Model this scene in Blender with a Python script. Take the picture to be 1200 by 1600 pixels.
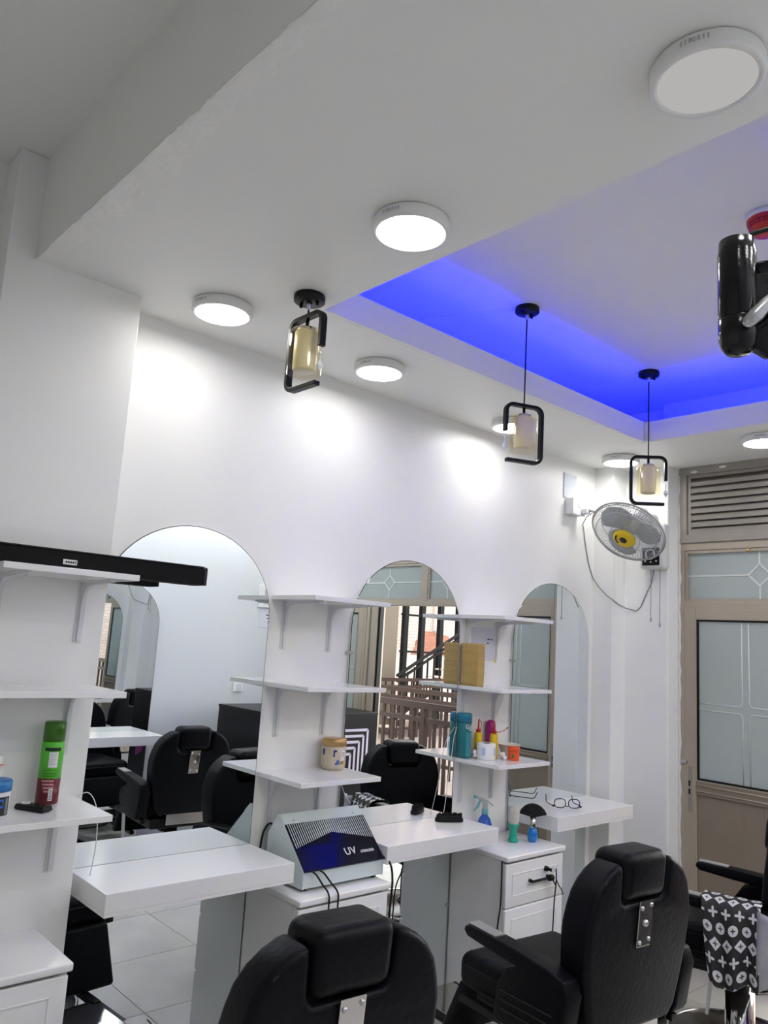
import bpy, bmesh, math, random
from mathutils import Vector, Matrix
random.seed(7)
PI = math.pi
for o in list(bpy.data.objects):
    bpy.data.objects.remove(o, do_unlink=True)
SC = bpy.context.scene
COL = SC.collection

# ---------------------------------------------------------------- camera
cam_d = bpy.data.cameras.new('camera'); cam = bpy.data.objects.new('camera', cam_d); COL.objects.link(cam)
R_ = ((0.73718439, -0.67288724, 0.06149745), (-0.15601028, -0.08094704, 0.98443302), (0.65743438, 0.73530289, 0.16465022))
m = Matrix.Identity(4)
for i in range(3):
    m[i][0] = R_[0][i]; m[i][1] = R_[1][i]; m[i][2] = -R_[2][i]
m.translation = Vector((-0.34746, -2.7, 1.63))
cam.matrix_world = m
cam_d.sensor_fit = 'VERTICAL'; cam_d.sensor_height = 24.0
cam_d.lens = 24.0 * 1225.2 / 1600.0
cam_d.clip_start = 0.02; cam_d.clip_end = 200
SC.camera = cam

# ---------------------------------------------------------------- world, exposure
w = bpy.data.worlds.new('sky'); SC.world = w; w.use_nodes = True
bgn = w.node_tree.nodes['Background']; bgn.inputs[0].default_value = (1.0, 0.985, 0.96, 1); bgn.inputs[1].default_value = 3.0
SC.view_settings.view_transform = 'Standard'; SC.view_settings.look = 'None'
SC.view_settings.exposure = 1.25; SC.view_settings.gamma = 1.0
SC.view_settings.use_curve_mapping = False
LAMP = 13.0            # radiance of the ceiling panels
LED = 28.0             # radiance of the blue cove strips

# ---------------------------------------------------------------- materials
M = {}
def mat(name, col, rough=.5, metal=0., bump=0., bscale=30., spec=.5, var=0., vscale=6., coat=0., emit=None, estr=0., stretch=None, detail=4.):
    m = bpy.data.materials.new(name); m.use_nodes = True
    nt = m.node_tree; N = nt.nodes; L = nt.links
    b = N['Principled BSDF']
    c = (col[0], col[1], col[2], 1)
    b.inputs['Base Color'].default_value = c
    b.inputs['Roughness'].default_value = rough
    b.inputs['Metallic'].default_value = metal
    b.inputs['Specular IOR Level'].default_value = spec
    b.inputs['Coat Weight'].default_value = coat
    tc = None
    if bump or var:
        tc = N.new('ShaderNodeTexCoord'); src = tc.outputs['Object']
        if stretch:
            mp = N.new('ShaderNodeMapping'); mp.inputs['Scale'].default_value = stretch
            L.new(src, mp.inputs[0]); src = mp.outputs[0]
    if bump:
        n = N.new('ShaderNodeTexNoise'); n.inputs['Scale'].default_value = bscale; n.inputs['Detail'].default_value = detail
        bp = N.new('ShaderNodeBump'); bp.inputs['Strength'].default_value = bump; bp.inputs['Distance'].default_value = .01
        L.new(src, n.inputs['Vector']); L.new(n.outputs['Fac'], bp.inputs['Height']); L.new(bp.outputs[0], b.inputs['Normal'])
    if var:
        n2 = N.new('ShaderNodeTexNoise'); n2.inputs['Scale'].default_value = vscale; n2.inputs['Detail'].default_value = 5
        cr = N.new('ShaderNodeValToRGB')
        cr.color_ramp.elements[0].position = .3; cr.color_ramp.elements[1].position = .7
        cr.color_ramp.elements[0].color = tuple(x * (1 - var) for x in col) + (1,)
        cr.color_ramp.elements[1].color = tuple(min(1, x * (1 + var)) for x in col) + (1,)
        L.new(src, n2.inputs['Vector']); L.new(n2.outputs['Fac'], cr.inputs[0]); L.new(cr.outputs[0], b.inputs['Base Color'])
    if emit:
        b.inputs['Emission Color'].default_value = (emit[0], emit[1], emit[2], 1); b.inputs['Emission Strength'].default_value = estr
    M[name] = m
    return m
mat('wall', (.885, .885, .875), .42, bump=.07, bscale=14, var=.012, vscale=2, detail=3)
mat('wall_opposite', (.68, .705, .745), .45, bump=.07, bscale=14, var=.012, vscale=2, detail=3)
mat('wall_end', (.885, .885, .875), .42, bump=.2, bscale=10, var=.02, vscale=3)
mat('ceil', (.86, .865, .845), .5, bump=.10, bscale=16, var=.015, vscale=1.5)
mat('soffit_edge', (.86, .865, .845), .5, bump=.8, bscale=22, var=.02, vscale=9)
mat('laminate', (.89, .89, .90), .16, var=.008, vscale=3, spec=.5)
mat('laminate_side', (.84, .84, .83), .3, var=.02, vscale=4)
mat('white_metal', (.74, .75, .77), .35)
mat('white_plastic', (.80, .80, .80), .3)
mat('grey_plastic', (.45, .46, .48), .35)
mat('mirror', (.83, .875, .885), .0, metal=1.)
mat('leather', (.0040, .0044, .0068), .42, bump=.16, bscale=55, var=.15, vscale=20, spec=.12, detail=6)
mat('leather_seam', (.004, .004, .006), .6)
mat('black', (.005, .005, .006), .38, spec=.25)
mat('black_matt', (.006, .006, .007), .75, bump=.2, bscale=400, spec=.2)
mat('black_gloss', (.004, .004, .007), .16, bump=.08, bscale=60, spec=.35)
mat('chrome', (.62, .60, .58), .10, metal=1.)
mat('steel', (.55, .56, .58), .3, metal=1.)
mat('brushed', (.33, .33, .325), .42, metal=.2, var=.12, vscale=60, stretch=(1, .05, 1))
mat('taupe', (.40, .345, .275), .38, var=.04, vscale=5)
mat('taupe_grey', (.30, .275, .245), .42, var=.07, vscale=9)
mat('taupe_panel', (.265, .215, .165), .45, var=.04, vscale=4)
mat('plaster_bit', (.75, .74, .71), .7, bump=.6, bscale=60)
mat('lead', (.62, .64, .63), .35)
mat('tile', (.60, .59, .57), .25, bump=.05, bscale=4, var=.10, vscale=3, detail=6)
mat('grout', (.2, .195, .19), .8)
mat('cream', (.88, .82, .62), .35)
mat('clear_bead', (.85, .87, .9), .05, spec=1.)
mat('gold_paper', (.52, .35, .115), .6, bump=.55, bscale=22, var=.07, vscale=12, stretch=(.5, .5, 2.2))
mat('gold_lid', (.55, .34, .13), .28, metal=.55)
mat('jar_cream', (.62, .53, .40), .3, var=.10, vscale=45)
mat('navy', (.01, .02, .22), .35)
mat('mid_blue', (.03, .15, .55), .35)
mat('teal', (.008, .17, .20), .28, spec=.6)
mat('teal_cap', (.01, .20, .32), .3)
mat('teal_label', (.05, .30, .34), .35)
mat('yellow', (.78, .52, .012), .3)
mat('red', (.50, .006, .012), .35)
mat('magenta', (.36, .008, .20), .35)
mat('tissue', (.86, .86, .86), .8, bump=.2, bscale=90)
mat('tissue_core', (.16, .13, .11), .8)
mat('pale_blue_print', (.42, .55, .85), .5)
mat('orange', (.90, .105, .02), .35)
mat('leaf_green', (.08, .22, .03), .5)
mat('bowl', (.78, .74, .66), .4)
mat('green_can', (.10, .55, .035), .3)
mat('green_cap', (.045, .17, .012), .3, metal=.2)
mat('maroon', (.13, .006, .012), .3)
mat('pink_print', (.55, .25, .26), .4)
mat('tub_white', (.72, .73, .74), .35)
mat('tub_lid', (.03, .20, .52), .35)
mat('ink', (.012, .012, .016), .5)
mat('paper', (.70, .70, .80), .7)
mat('paper_white', (.80, .80, .82), .7)
mat('tape', (.72, .66, .05), .5)
mat('mint', (.015, .43, .30), .25)
mat('bristle', (.66, .64, .60), .8, bump=.9, bscale=90, stretch=(1, 1, .06))
mat('black_bristle', (.006, .006, .007), .9, bump=.9, bscale=150, stretch=(1, 1, .15))
mat('blue_plastic', (.012, .20, .62), .08, spec=.7)
mat('blue_liquid', (.02, .11, .55), .06, spec=.8)
mat('aqua', (.16, .50, .58), .3)
mat('navy_panel', (.004, .004, .018), .08, spec=.3)
mat('ster_white', (.66, .74, .755), .22)
mat('yellow_hub', (.78, .55, .01), .25)
mat('fan_blade', (.50, .53, .54), .2, spec=.6)
mat('fan_grey', (.42, .43, .45), .4)
mat('cord_grey', (.16, .16, .17), .5)
mat('fan_white', (.72, .73, .75), .35)
mat('beacon_red', (.55, .02, .01), .25)
mat('counter_black', (.005, .005, .007), .3, spec=.2)
mat('lilac_line', (.42, .38, .47), .4)
mat('purple_glow', (.20, .01, .13), .4)
mat('purple_line', (.16, .05, .24), .4)
mat('blue_card', (.03, .08, .42), .2)
mat('card_white', (.62, .66, .74), .2)
mat('ext_brown', (.085, .062, .043), .6, var=.05, vscale=3)
mat('rail_brown', (.024, .013, .010), .65, spec=.15)
mat('rail_black', (.004, .004, .005), .6, spec=.12)
mat('ext_floor', (.15, .115, .10), .7, var=.1, vscale=2)
mat('ext_wall', (.46, .38, .33), .8, var=.08, vscale=2)
mat('amber_skin', (.9, .9, .9), .2)

def glossy_mix(name, tint, trans=.5, rough=.06, refl=.12, glosscol=(1, 1, 1)):
    """thin clear glass skin: coloured transparency with a fresnel gloss"""
    m = bpy.data.materials.new(name); m.use_nodes = True
    nt = m.node_tree; N = nt.nodes; L = nt.links; N.remove(N['Principled BSDF'])
    out = N['Material Output']
    t = N.new('ShaderNodeBsdfTransparent'); t.inputs[0].default_value = tint + (1,)
    g = N.new('ShaderNodeBsdfGlossy'); g.inputs[0].default_value = glosscol + (1,); g.inputs['Roughness'].default_value = rough
    lf = N.new('ShaderNodeLayerWeight'); lf.inputs['Blend'].default_value = .5
    pw = N.new('ShaderNodeMath'); pw.operation = 'POWER'; pw.inputs[1].default_value = 3.5; L.new(lf.outputs['Facing'], pw.inputs[0])
    lw = N.new('ShaderNodeMath'); lw.operation = 'MULTIPLY_ADD'; lw.inputs[1].default_value = .35; lw.inputs[2].default_value = .04; L.new(pw.outputs[0], lw.inputs[0])
    mx = N.new('ShaderNodeMixShader')
    L.new(lw.outputs[0], mx.inputs[0]); L.new(t.outputs[0], mx.inputs[1]); L.new(g.outputs[0], mx.inputs[2]); L.new(mx.outputs[0], out.inputs[0])
    M[name] = m
glossy_mix('amber_glass', (.985, .94, .78))
glossy_mix('clear_lens', (.97, .98, .98))

def frosted(name, col):
    m = bpy.data.materials.new(name); m.use_nodes = True
    nt = m.node_tree; N = nt.nodes; L = nt.links
    b = N['Principled BSDF']; b.inputs['Base Color'].default_value = col + (1,); b.inputs['Roughness'].default_value = .12
    b.inputs['Specular IOR Level'].default_value = .5
    t = N.new('ShaderNodeBsdfTranslucent'); t.inputs[0].default_value = (.50, .54, .54, 1)
    mx = N.new('ShaderNodeMixShader'); mx.inputs[0].default_value = .35
    L.new(b.outputs[0], mx.inputs[1]); L.new(t.outputs[0], mx.inputs[2]); L.new(mx.outputs[0], N['Material Output'].inputs[0])
    M[name] = m
frosted('frosted', (.34, .375, .375))

def emitter(name, col, s):
    m = bpy.data.materials.new(name); m.use_nodes = True
    nt = m.node_tree; N = nt.nodes; N.remove(N['Principled BSDF'])
    e = N.new('ShaderNodeEmission'); e.inputs[0].default_value = col + (1,); e.inputs[1].default_value = s
    nt.links.new(e.outputs[0], N['Material Output'].inputs[0]); M[name] = m
emitter('panel_light', (1.0, .985, .94), LAMP)
emitter('panel_light_vignette', (1.0, .985, .96), .19)  # emission lowered to imitate lens vignetting, not a weaker lamp
emitter('led_blue', (0.0, .012, 1.0), LED)

def brick_mat():
    m = bpy.data.materials.new('brick_paint'); m.use_nodes = True
    nt = m.node_tree; N = nt.nodes; L = nt.links; b = N['Principled BSDF']
    tc = N.new('ShaderNodeTexCoord'); mp = N.new('ShaderNodeMapping'); mp.inputs['Rotation'].default_value = (PI / 2, 0, 0)
    br = N.new('ShaderNodeTexBrick'); br.inputs['Scale'].default_value = 3.2
    br.inputs['Color1'].default_value = (.46, .355, .315, 1); br.inputs['Color2'].default_value = (.40, .305, .27, 1); br.inputs['Mortar'].default_value = (.17, .125, .105, 1)
    br.inputs['Mortar Size'].default_value = .012
    L.new(tc.outputs['Object'], mp.inputs[0]); L.new(mp.outputs[0], br.inputs['Vector']); L.new(br.outputs['Color'], b.inputs['Base Color'])
    b.inputs['Roughness'].default_value = .8; M['brick_paint'] = m
    m2 = m.copy(); m2.name = 'brick_raw'; br2 = [n for n in m2.node_tree.nodes if n.type == 'TEX_BRICK'][0]
    br2.inputs['Color1'].default_value = (.30, .12, .075, 1); br2.inputs['Color2'].default_value = (.25, .09, .055, 1); br2.inputs['Mortar'].default_value = (.15, .085, .065, 1)
    M['brick_raw'] = m2
brick_mat()

def cape_mat():
    """black cloth printed with rows of pale four-petal flowers, rings and diamonds"""
    m = bpy.data.materials.new('cape_print'); m.use_nodes = True
    nt = m.node_tree; N = nt.nodes; L = nt.links; b = N['Principled BSDF']
    def mt(op, a, b_=None, c=None):
        n = N.new('ShaderNodeMath'); n.operation = op
        for i, x in enumerate((a, b_, c)):
            if x is None: continue
            if isinstance(x, (int, float)): n.inputs[i].default_value = x
            else: L.new(x, n.inputs[i])
        return n.outputs[0]
    uv = N.new('ShaderNodeTexCoord'); sp = N.new('ShaderNodeSeparateXYZ'); L.new(uv.outputs['UV'], sp.inputs[0])
    U, V = sp.outputs[0], sp.outputs[1]
    row = mt('FLOOR', V); U2 = mt('ADD', U, mt('MULTIPLY', row, .5))
    fx = mt('SUBTRACT', mt('FRACT', U2), .5); fy = mt('SUBTRACT', mt('FRACT', V), .5)
    ax = mt('ABSOLUTE', fx); ay = mt('ABSOLUTE', fy)
    r = mt('SQRT', mt('ADD', mt('MULTIPLY', fx, fx), mt('MULTIPLY', fy, fy)))
    th = mt('ARCTAN2', fy, fx)
    petal = mt('LESS_THAN', r, mt('ADD', .11, mt('MULTIPLY', .26, mt('POWER', mt('ABSOLUTE', mt('COSINE', mt('MULTIPLY', th, 2))), 2))))
    inner = mt('LESS_THAN', r, mt('ADD', .05, mt('MULTIPLY', .13, mt('POWER', mt('ABSOLUTE', mt('COSINE', mt('MULTIPLY', th, 2))), 2))))
    disc = mt('SUBTRACT', mt('LESS_THAN', r, .36), inner)
    dia = mt('SUBTRACT', mt('LESS_THAN', mt('ADD', ax, ay), .44), inner)
    k = mt('MODULO', mt('ADD', row, 30), 3)
    sel0 = mt('LESS_THAN', k, .5); sel2 = mt('GREATER_THAN', k, 1.5); sel1 = mt('SUBTRACT', 1, mt('ADD', sel0, sel2))
    p = mt('ADD', mt('ADD', mt('MULTIPLY', petal, sel0), mt('MULTIPLY', disc, sel1)), mt('MULTIPLY', dia, sel2))
    mx = N.new('ShaderNodeMix'); mx.data_type = 'RGBA'
    L.new(p, mx.inputs[0]); mx.inputs[6].default_value = (.012, .010, .012, 1); mx.inputs[7].default_value = (.62, .62, .64, 1)
    L.new(mx.outputs[2], b.inputs['Base Color']); b.inputs['Roughness'].default_value = .6
    M['cape_print'] = m
cape_mat()
mat('cape_lining', (.34, .34, .38), .6, var=.25, vscale=9)

# ---------------------------------------------------------------- mesh helpers
class MB:
    def __init__(s): s.v = []; s.f = []; s.sm = []
    def add(s, vs, fs, smooth=False):
        o = len(s.v); s.v += [tuple(v) for v in vs]; s.f += [tuple(i + o for i in f) for f in fs]; s.sm += [smooth] * len(fs); return s
    def box(s, x0, x1, y0, y1, z0, z1):
        if x0 > x1: x0, x1 = x1, x0
        if y0 > y1: y0, y1 = y1, y0
        if z0 > z1: z0, z1 = z1, z0
        return s.add([(x0, y0, z0), (x1, y0, z0), (x1, y1, z0), (x0, y1, z0), (x0, y0, z1), (x1, y0, z1), (x1, y1, z1), (x0, y1, z1)],
                     [(0, 3, 2, 1), (4, 5, 6, 7), (0, 1, 5, 4), (1, 2, 6, 5), (2, 3, 7, 6), (3, 0, 4, 7)])
    def prism(s, poly, a0, a1, axis='y', smooth=False):
        """2D outline extruded along axis: y -> (x,z), x -> (y,z), z -> (x,y)"""
        def P(p, a):
            return (p[0], a, p[1]) if axis == 'y' else ((a, p[0], p[1]) if axis == 'x' else (p[0], p[1], a))
        n = len(poly); ar = sum(poly[i][0] * poly[(i + 1) % n][1] - poly[(i + 1) % n][0] * poly[i][1] for i in range(n))
        if (ar < 0) != (axis == 'y'): poly = poly[::-1]
        # orientation such that normals face outward
        vs = [P(p, a0) for p in poly] + [P(p, a1) for p in poly]
        fs = [tuple(range(n))[::-1], tuple(range(n, 2 * n))]
        fl = [(i, (i + 1) % n, (i + 1) % n + n, i + n) for i in range(n)]
        o = len(s.v); s.v += vs
        s.f += [tuple(i + o for i in f) for f in fs]; s.sm += [False, False]
        s.f += [tuple(i + o for i in f) for f in fl]; s.sm += [smooth] * n
        return s
    def lathe(s, prof, seg=24, c=(0, 0, 0), axis='z', smooth=True, cap=True):
        vs = []; n = len(prof)
        for k in range(seg):
            a = 2 * PI * k / seg
            for r, h in prof:
                x, y = r * math.cos(a), r * math.sin(a)
                p = (x, y, h) if axis == 'z' else ((h, x, y) if axis == 'x' else (y, h, x))
                vs.append((p[0] + c[0], p[1] + c[1], p[2] + c[2]))
        fs = []
        for k in range(seg):
            k2 = (k + 1) % seg
            for j in range(n - 1): fs.append((k * n + j, k2 * n + j, k2 * n + j + 1, k * n + j + 1))
        s.add(vs, fs, smooth)
        if cap:
            o = len(s.v) - len(vs)
            if prof[0][0] > 1e-6: s.f.append(tuple(o + k * n for k in range(seg))[::-1]); s.sm.append(False)
            if prof[-1][0] > 1e-6: s.f.append(tuple(o + k * n + n - 1 for k in range(seg))); s.sm.append(False)
        return s
    def tube(s, pts, r, seg=8, closed=False, smooth=True):
        pts = [Vector(p) for p in pts]; n = len(pts); rings = []; prev = None
        rr = r if isinstance(r, (list, tuple)) else [r] * n
        for i in range(n):
            if closed: t = pts[(i + 1) % n] - pts[i - 1]
            else: t = pts[min(i + 1, n - 1)] - pts[max(i - 1, 0)]
            if t.length < 1e-9: t = Vector((0, 0, 1))
            t.normalize()
            if prev is None:
                a = Vector((0, 0, 1)) if abs(t.z) < .9 else Vector((1, 0, 0)); u = t.cross(a).normalized()
            else:
                u = prev - t * prev.dot(t)
                u = u.normalized() if u.length > 1e-6 else t.orthogonal().normalized()
            prev = u; v = t.cross(u)
            rings.append([pts[i] + (u * math.cos(2 * PI * k / seg) + v * math.sin(2 * PI * k / seg)) * rr[i] for k in range(seg)])
        vs = [p for q in rings for p in q]; fs = []
        for i in range(n if closed else n - 1):
            j = (i + 1) % n
            for k in range(seg):
                k2 = (k + 1) % seg; fs.append((i * seg + k, i * seg + k2, j * seg + k2, j * seg + k))
        s.add(vs, fs, smooth)
        if not closed:
            o = len(s.v) - len(vs)
            s.f.append(tuple(o + k for k in range(seg))[::-1]); s.sm.append(False)
            s.f.append(tuple(o + (n - 1) * seg + k for k in range(seg))); s.sm.append(False)
        return s
    def bar(s, a, b, wd, ht, up=(0, 0, 1)):
        a = Vector(a); b = Vector(b); t = (b - a).normalized(); up = Vector(up)
        sd = t.cross(up)
        if sd.length < 1e-5: sd = t.cross(Vector((1, 0, 0)))
        sd.normalize(); u = sd.cross(t).normalized(); sd = sd * wd / 2; u = u * ht / 2
        vs = [a - sd - u, a + sd - u, a + sd + u, a - sd + u, b - sd - u, b + sd - u, b + sd + u, b - sd + u]
        return s.add(vs, [(0, 1, 2, 3), (7, 6, 5, 4), (0, 4, 5, 1), (1, 5, 6, 2), (2, 6, 7, 3), (3, 7, 4, 0)])
    def sphere(s, c, r, seg=12, rings=8, sc=(1, 1, 1)):
        prof = [(max(1e-7, math.sin(PI * i / rings)) * r, -math.cos(PI * i / rings) * r) for i in range(rings + 1)]
        n0 = len(s.v); s.lathe(prof, seg, (0, 0, 0), cap=False)
        for i in range(n0, len(s.v)):
            p = s.v[i]; s.v[i] = (p[0] * sc[0] + c[0], p[1] * sc[1] + c[1], p[2] * sc[2] + c[2])
        return s
    def xf(s, mtx):
        s.v = [tuple(mtx @ Vector(v)) for v in s.v]; return s
    def mesh(s, name):
        me = bpy.data.meshes.new(name); me.from_pydata(s.v, [], s.f)
        me.polygons.foreach_set('use_smooth', s.sm)
        bm = bmesh.new(); bm.from_mesh(me); bmesh.ops.remove_doubles(bm, verts=bm.verts, dist=1e-6)
        bmesh.ops.recalc_face_normals(bm, faces=bm.faces); bm.to_mesh(me); bm.free()
        me.update(); return me

def obj(name, mb, mt, parent=None, bevel=0., seg=2, smooth=None, label=None, angle=35):
    me = mb.mesh(name) if isinstance(mb, MB) else mb
    o = bpy.data.objects.new(name, me); COL.objects.link(o)
    if mt: me.materials.append(M[mt])
    if parent is not None: o.parent = parent
    if bevel:
        b = o.modifiers.new('bevel', 'BEVEL'); b.width = bevel; b.segments = seg; b.limit_method = 'ANGLE'; b.angle_limit = math.radians(angle)
        if smooth is None: smooth = seg > 2
    if smooth:
        me.polygons.foreach_set('use_smooth', [True] * len(me.polygons))
        if bevel: o.modifiers['bevel'].harden_normals = False
    if label: o['label'] = label
    return o
def tag(o, label, cat, group=None, kind=None):
    o['label'] = label; o['category'] = cat
    if group: o['group'] = group
    if kind: o['kind'] = kind
    return o
def thing(name, loc, label, cat, group=None, rz=0., kind=None):
    o = bpy.data.objects.new(name, None); COL.objects.link(o); o.empty_display_size = .05
    o.location = loc; o.rotation_euler = (0, 0, rz)
    return tag(o, label, cat, group, kind)
def copy_tree(o, parent=None, link=True):
    c = o.copy(); COL.objects.link(c)
    if parent is not None: c.parent = parent
    for ch in list(o.children): copy_tree(ch, c)
    return c
def B(*a): return MB().box(*a)
def text_mesh(body, size, depth=.0006, font_space=1.0, bold=0.):
    cu = bpy.data.curves.new('lettering', 'FONT'); cu.body = body; cu.size = size; cu.extrude = depth / 2; cu.align_x = 'CENTER'; cu.align_y = 'CENTER'
    cu.space_character = font_space; cu.resolution_u = 3; cu.offset = bold
    to = bpy.data.objects.new('lettering_tmp', cu); COL.objects.link(to)
    dg = bpy.context.evaluated_depsgraph_get(); me = bpy.data.meshes.new_from_object(to.evaluated_get(dg))
    bpy.data.objects.remove(to, do_unlink=True); bpy.data.curves.remove(cu)
    return me
def arch(x0, x1, z0, ztop, ry, n=28):
    cx = (x0 + x1) / 2; rx = (x1 - x0) / 2; zc = ztop - ry
    return [(x0, z0), (x1, z0)] + [(cx + rx * math.cos(PI * k / n), zc + ry * math.sin(PI * k / n)) for k in range(n + 1)]
def cyl_text(body, size, r, ang, z, mt, parent, name='lettering'):
    me = text_mesh(body, size)
    for v in me.vertices:
        a = ang + v.co.x / r; rad = r + .0006 + v.co.z
        v.co = Vector((rad * math.cos(a), rad * math.sin(a), z + v.co.y))
    return obj(name, me, mt, parent)
def cyl_patch(r, a0, a1, z0, z1, n=10):
    mb = MB(); vs = []
    for i in range(n + 1):
        a = a0 + (a1 - a0) * i / n
        vs += [(r * math.cos(a), r * math.sin(a), z0), (r * math.cos(a), r * math.sin(a), z1)]
    mb.add(vs, [(2 * i, 2 * i + 2, 2 * i + 3, 2 * i + 1) for i in range(n)], True)
    return mb

# ================================================================ SETTING
XL, XR, YB, ZC, ZH = -1.6, 4.105, -3.29, 2.791, 3.15       # left wall, shopfront, opposite wall, soffit, slab
fl = tag(obj('floor', B(XL, XR + .2, YB, .02, -.06, -.004), 'grout'), 'grey stone-look tiled floor of the shop', 'floor', kind='structure')
T = .553
tm = B(.002, T - .002, .002, T - .002, -.02, 0).mesh('tile'); tm.materials.append(M['tile'])
for i in range(-6, 5):
    for j in range(-6, 0):
        x = 2.0 + i * T; y = -.09 + j * T + .0
        if x > XR - .05 or x < XL - .5: continue
        t = bpy.data.objects.new('tile', tm); COL.objects.link(t); t.parent = fl; t.location = (x, y - .004, 0)
        if x + T > XR: t.scale.x = (XR - x) / T
        if x < XL: t.location.x = XL; t.scale.x = (x + T - XL) / T
        if y < YB: t.location.y = YB; t.scale.y = (y + T - YB) / T
tb = bpy.data.objects.new('tile', tm); COL.objects.link(tb); tb.parent = fl; tb.location = (XL, -.094, 0); tb.scale = ((XR - XL) / T, .1 / T, 1)

tag(obj('wall_back', B(XL, 3.84, .015, .2, 0, ZH + .05), 'wall'), 'white glossy wall carrying the three arched mirrors', 'wall', kind='structure')
tag(obj('wall_pillar', B(.28, .737, -.124, .02, 0, ZH), 'wall', bevel=.004), 'white pillar carrying the leftmost shelves', 'pillar', kind='structure')
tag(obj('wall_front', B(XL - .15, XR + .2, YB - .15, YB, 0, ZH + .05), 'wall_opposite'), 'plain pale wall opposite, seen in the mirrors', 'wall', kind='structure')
tag(obj('wall_left', B(XL - .15, XL, YB, .2, 0, ZH + .05), 'wall'), 'white wall at the left end of the shop', 'wall', kind='structure')
poly = [(3.84, .2), (3.84, -.118), (3.985, -.118), (3.993, -.392), (4.10, -.402), (4.10, -.415), (4.32, -.415), (4.32, .2)]
tag(obj('wall_right', MB().prism(poly, 0, ZH + .05, 'z'), 'wall_end', bevel=.006), 'stepped white end wall behind the wall fan', 'wall', kind='structure')
tag(obj('wall_right_return', B(4.06, 4.32, YB, -3.0, 0, ZH), 'wall_end'), 'white return wall beside the shopfront', 'wall', kind='structure')
tag(obj('wall_right_beam', B(3.92, 4.32, -3.0, -.40, 2.80, ZH + .05), 'wall_end'), 'white beam above the shopfront louvres', 'wall', kind='structure')
tag(obj('ceiling', B(XL - .1, XR + .2, YB - .1, .15, ZH, ZH + .1), 'ceil'), 'upper ceiling slab washed by blue cove light', 'ceiling', kind='structure')
# dropped soffit: four boards round the recess
RX0, RX1, RY0, RY1 = 1.225, 3.441, -2.2, -.552  # far edge out of view, drawn in to fit two added lamp rows
sof = thing('ceiling_soffit', (0, 0, ZC), 'dropped white ceiling border around the blue recess', 'ceiling', kind='structure')
so = lambda nm, *a, **k: obj(nm, B(*a), k.get('m', 'ceil'), sof)
so('soffit_board', .365, RX0, YB, .02, 0, .022)
so('soffit_board', RX0, XR, RY1 + .02, .02, 0, .022)
so('soffit_board', RX0, XR, YB, RY0 - .02, 0, .022)
so('soffit_board', RX1 + .02, XR, RY0 - .02, RY1 + .02, 0, .022)
so('soffit_side', .365, .385, YB, .02, .022, ZH - ZC)
# roughly trowelled strip along the soffit edge
mb = MB(); n = 70; vs = []
for i in range(n + 1):
    y = -.14 - i * .026
    wv = .045 + .06 * math.exp(-((y + .75) / .45) ** 2) + .012 * math.sin(i * 1.7) + random.uniform(-.008, .008)
    vs += [(.3635 + random.uniform(-.0015, .003), y, -.001 + random.uniform(-.003, 0)), (.3635 + wv * .5, y, -.0025 - random.uniform(0, .003)), (.3635 + wv, y, .0005)]
mb.add(vs, [q for i in range(n) for q in ((3 * i, 3 * i + 1, 3 * i + 4, 3 * i + 3), (3 * i + 1, 3 * i + 2, 3 * i + 5, 3 * i + 4))], True)
obj('rough_plaster_edge', mb, 'soffit_edge', sof)
LIP = 2.904 - ZC
for nm, a in (('lip', (RX0 - .02, RX0, RY0 - .02, RY1 + .02, .022, LIP)), ('lip', (RX1, RX1 + .02, RY0 - .02, RY1 + .02, 0, LIP)),
              ('lip', (RX0, RX1, RY1, RY1 + .02, 0, LIP)), ('lip', (RX0, RX1, RY0 - .02, RY0, 0, LIP))):
    obj(nm, B(*a), 'ceil', sof, bevel=.002)
mb = MB().box(RX1 - .012, RX1, RY1 - .028, RY1, .001, LIP); obj('corner_bead', mb, 'ceil', sof, bevel=.004)
# blue LED strips lying on the soffit behind the lips
for nm, a in (('led_strip', (RX0 - .03, RX1 + .03, RY1 + .05, RY1 + .062, .03, .034)), ('led_strip', (RX1 + .05, RX1 + .062, RY0, RY1, .03, .034)),
              ('led_strip', (RX0 - .062, RX0 - .05, RY0, RY1, .03, .034)), ('led_strip', (RX0 - .03, RX1 + .03, RY0 - .062, RY0 - .05, .03, .034))):
    obj(nm, B(*a), 'led_blue', sof)
# surface conduit on the recess ceiling feeding the far pendants
cd = thing('ceiling_conduit', (2.2, -.35, ZH), 'thin cable ridge on the blue ceiling by the middle pendant', 'conduit')
obj('cover', MB().bar((.06, -.24, -.004), (-.18, .30, -.004), .012, .008), 'ceil', cd)
cd = thing('ceiling_conduit', (3.3, -.35, ZH), 'thin cable ridge on the blue ceiling by the far pendant', 'conduit')
obj('cover', MB().bar((.03, -.25, -.004), (.14, .30, -.004), .012, .008), 'ceil', cd)

# ---------------------------------------------------------------- shopfront (plane x = XR)
def frame_rect(mb, x0, x1, y0, y1, z0, z1, wd):
    """rectangular frame in the YZ plane: four members"""
    mb.box(x0, x1, y0, y1, z0, z0 + wd); mb.box(x0, x1, y0, y1, z1 - wd, z1)
    mb.box(x0, x1, y0, y0 + wd, z0 + wd, z1 - wd); mb.box(x0, x1, y1 - wd, y1, z0 + wd, z1 - wd); return mb
XF = 4.105
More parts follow.
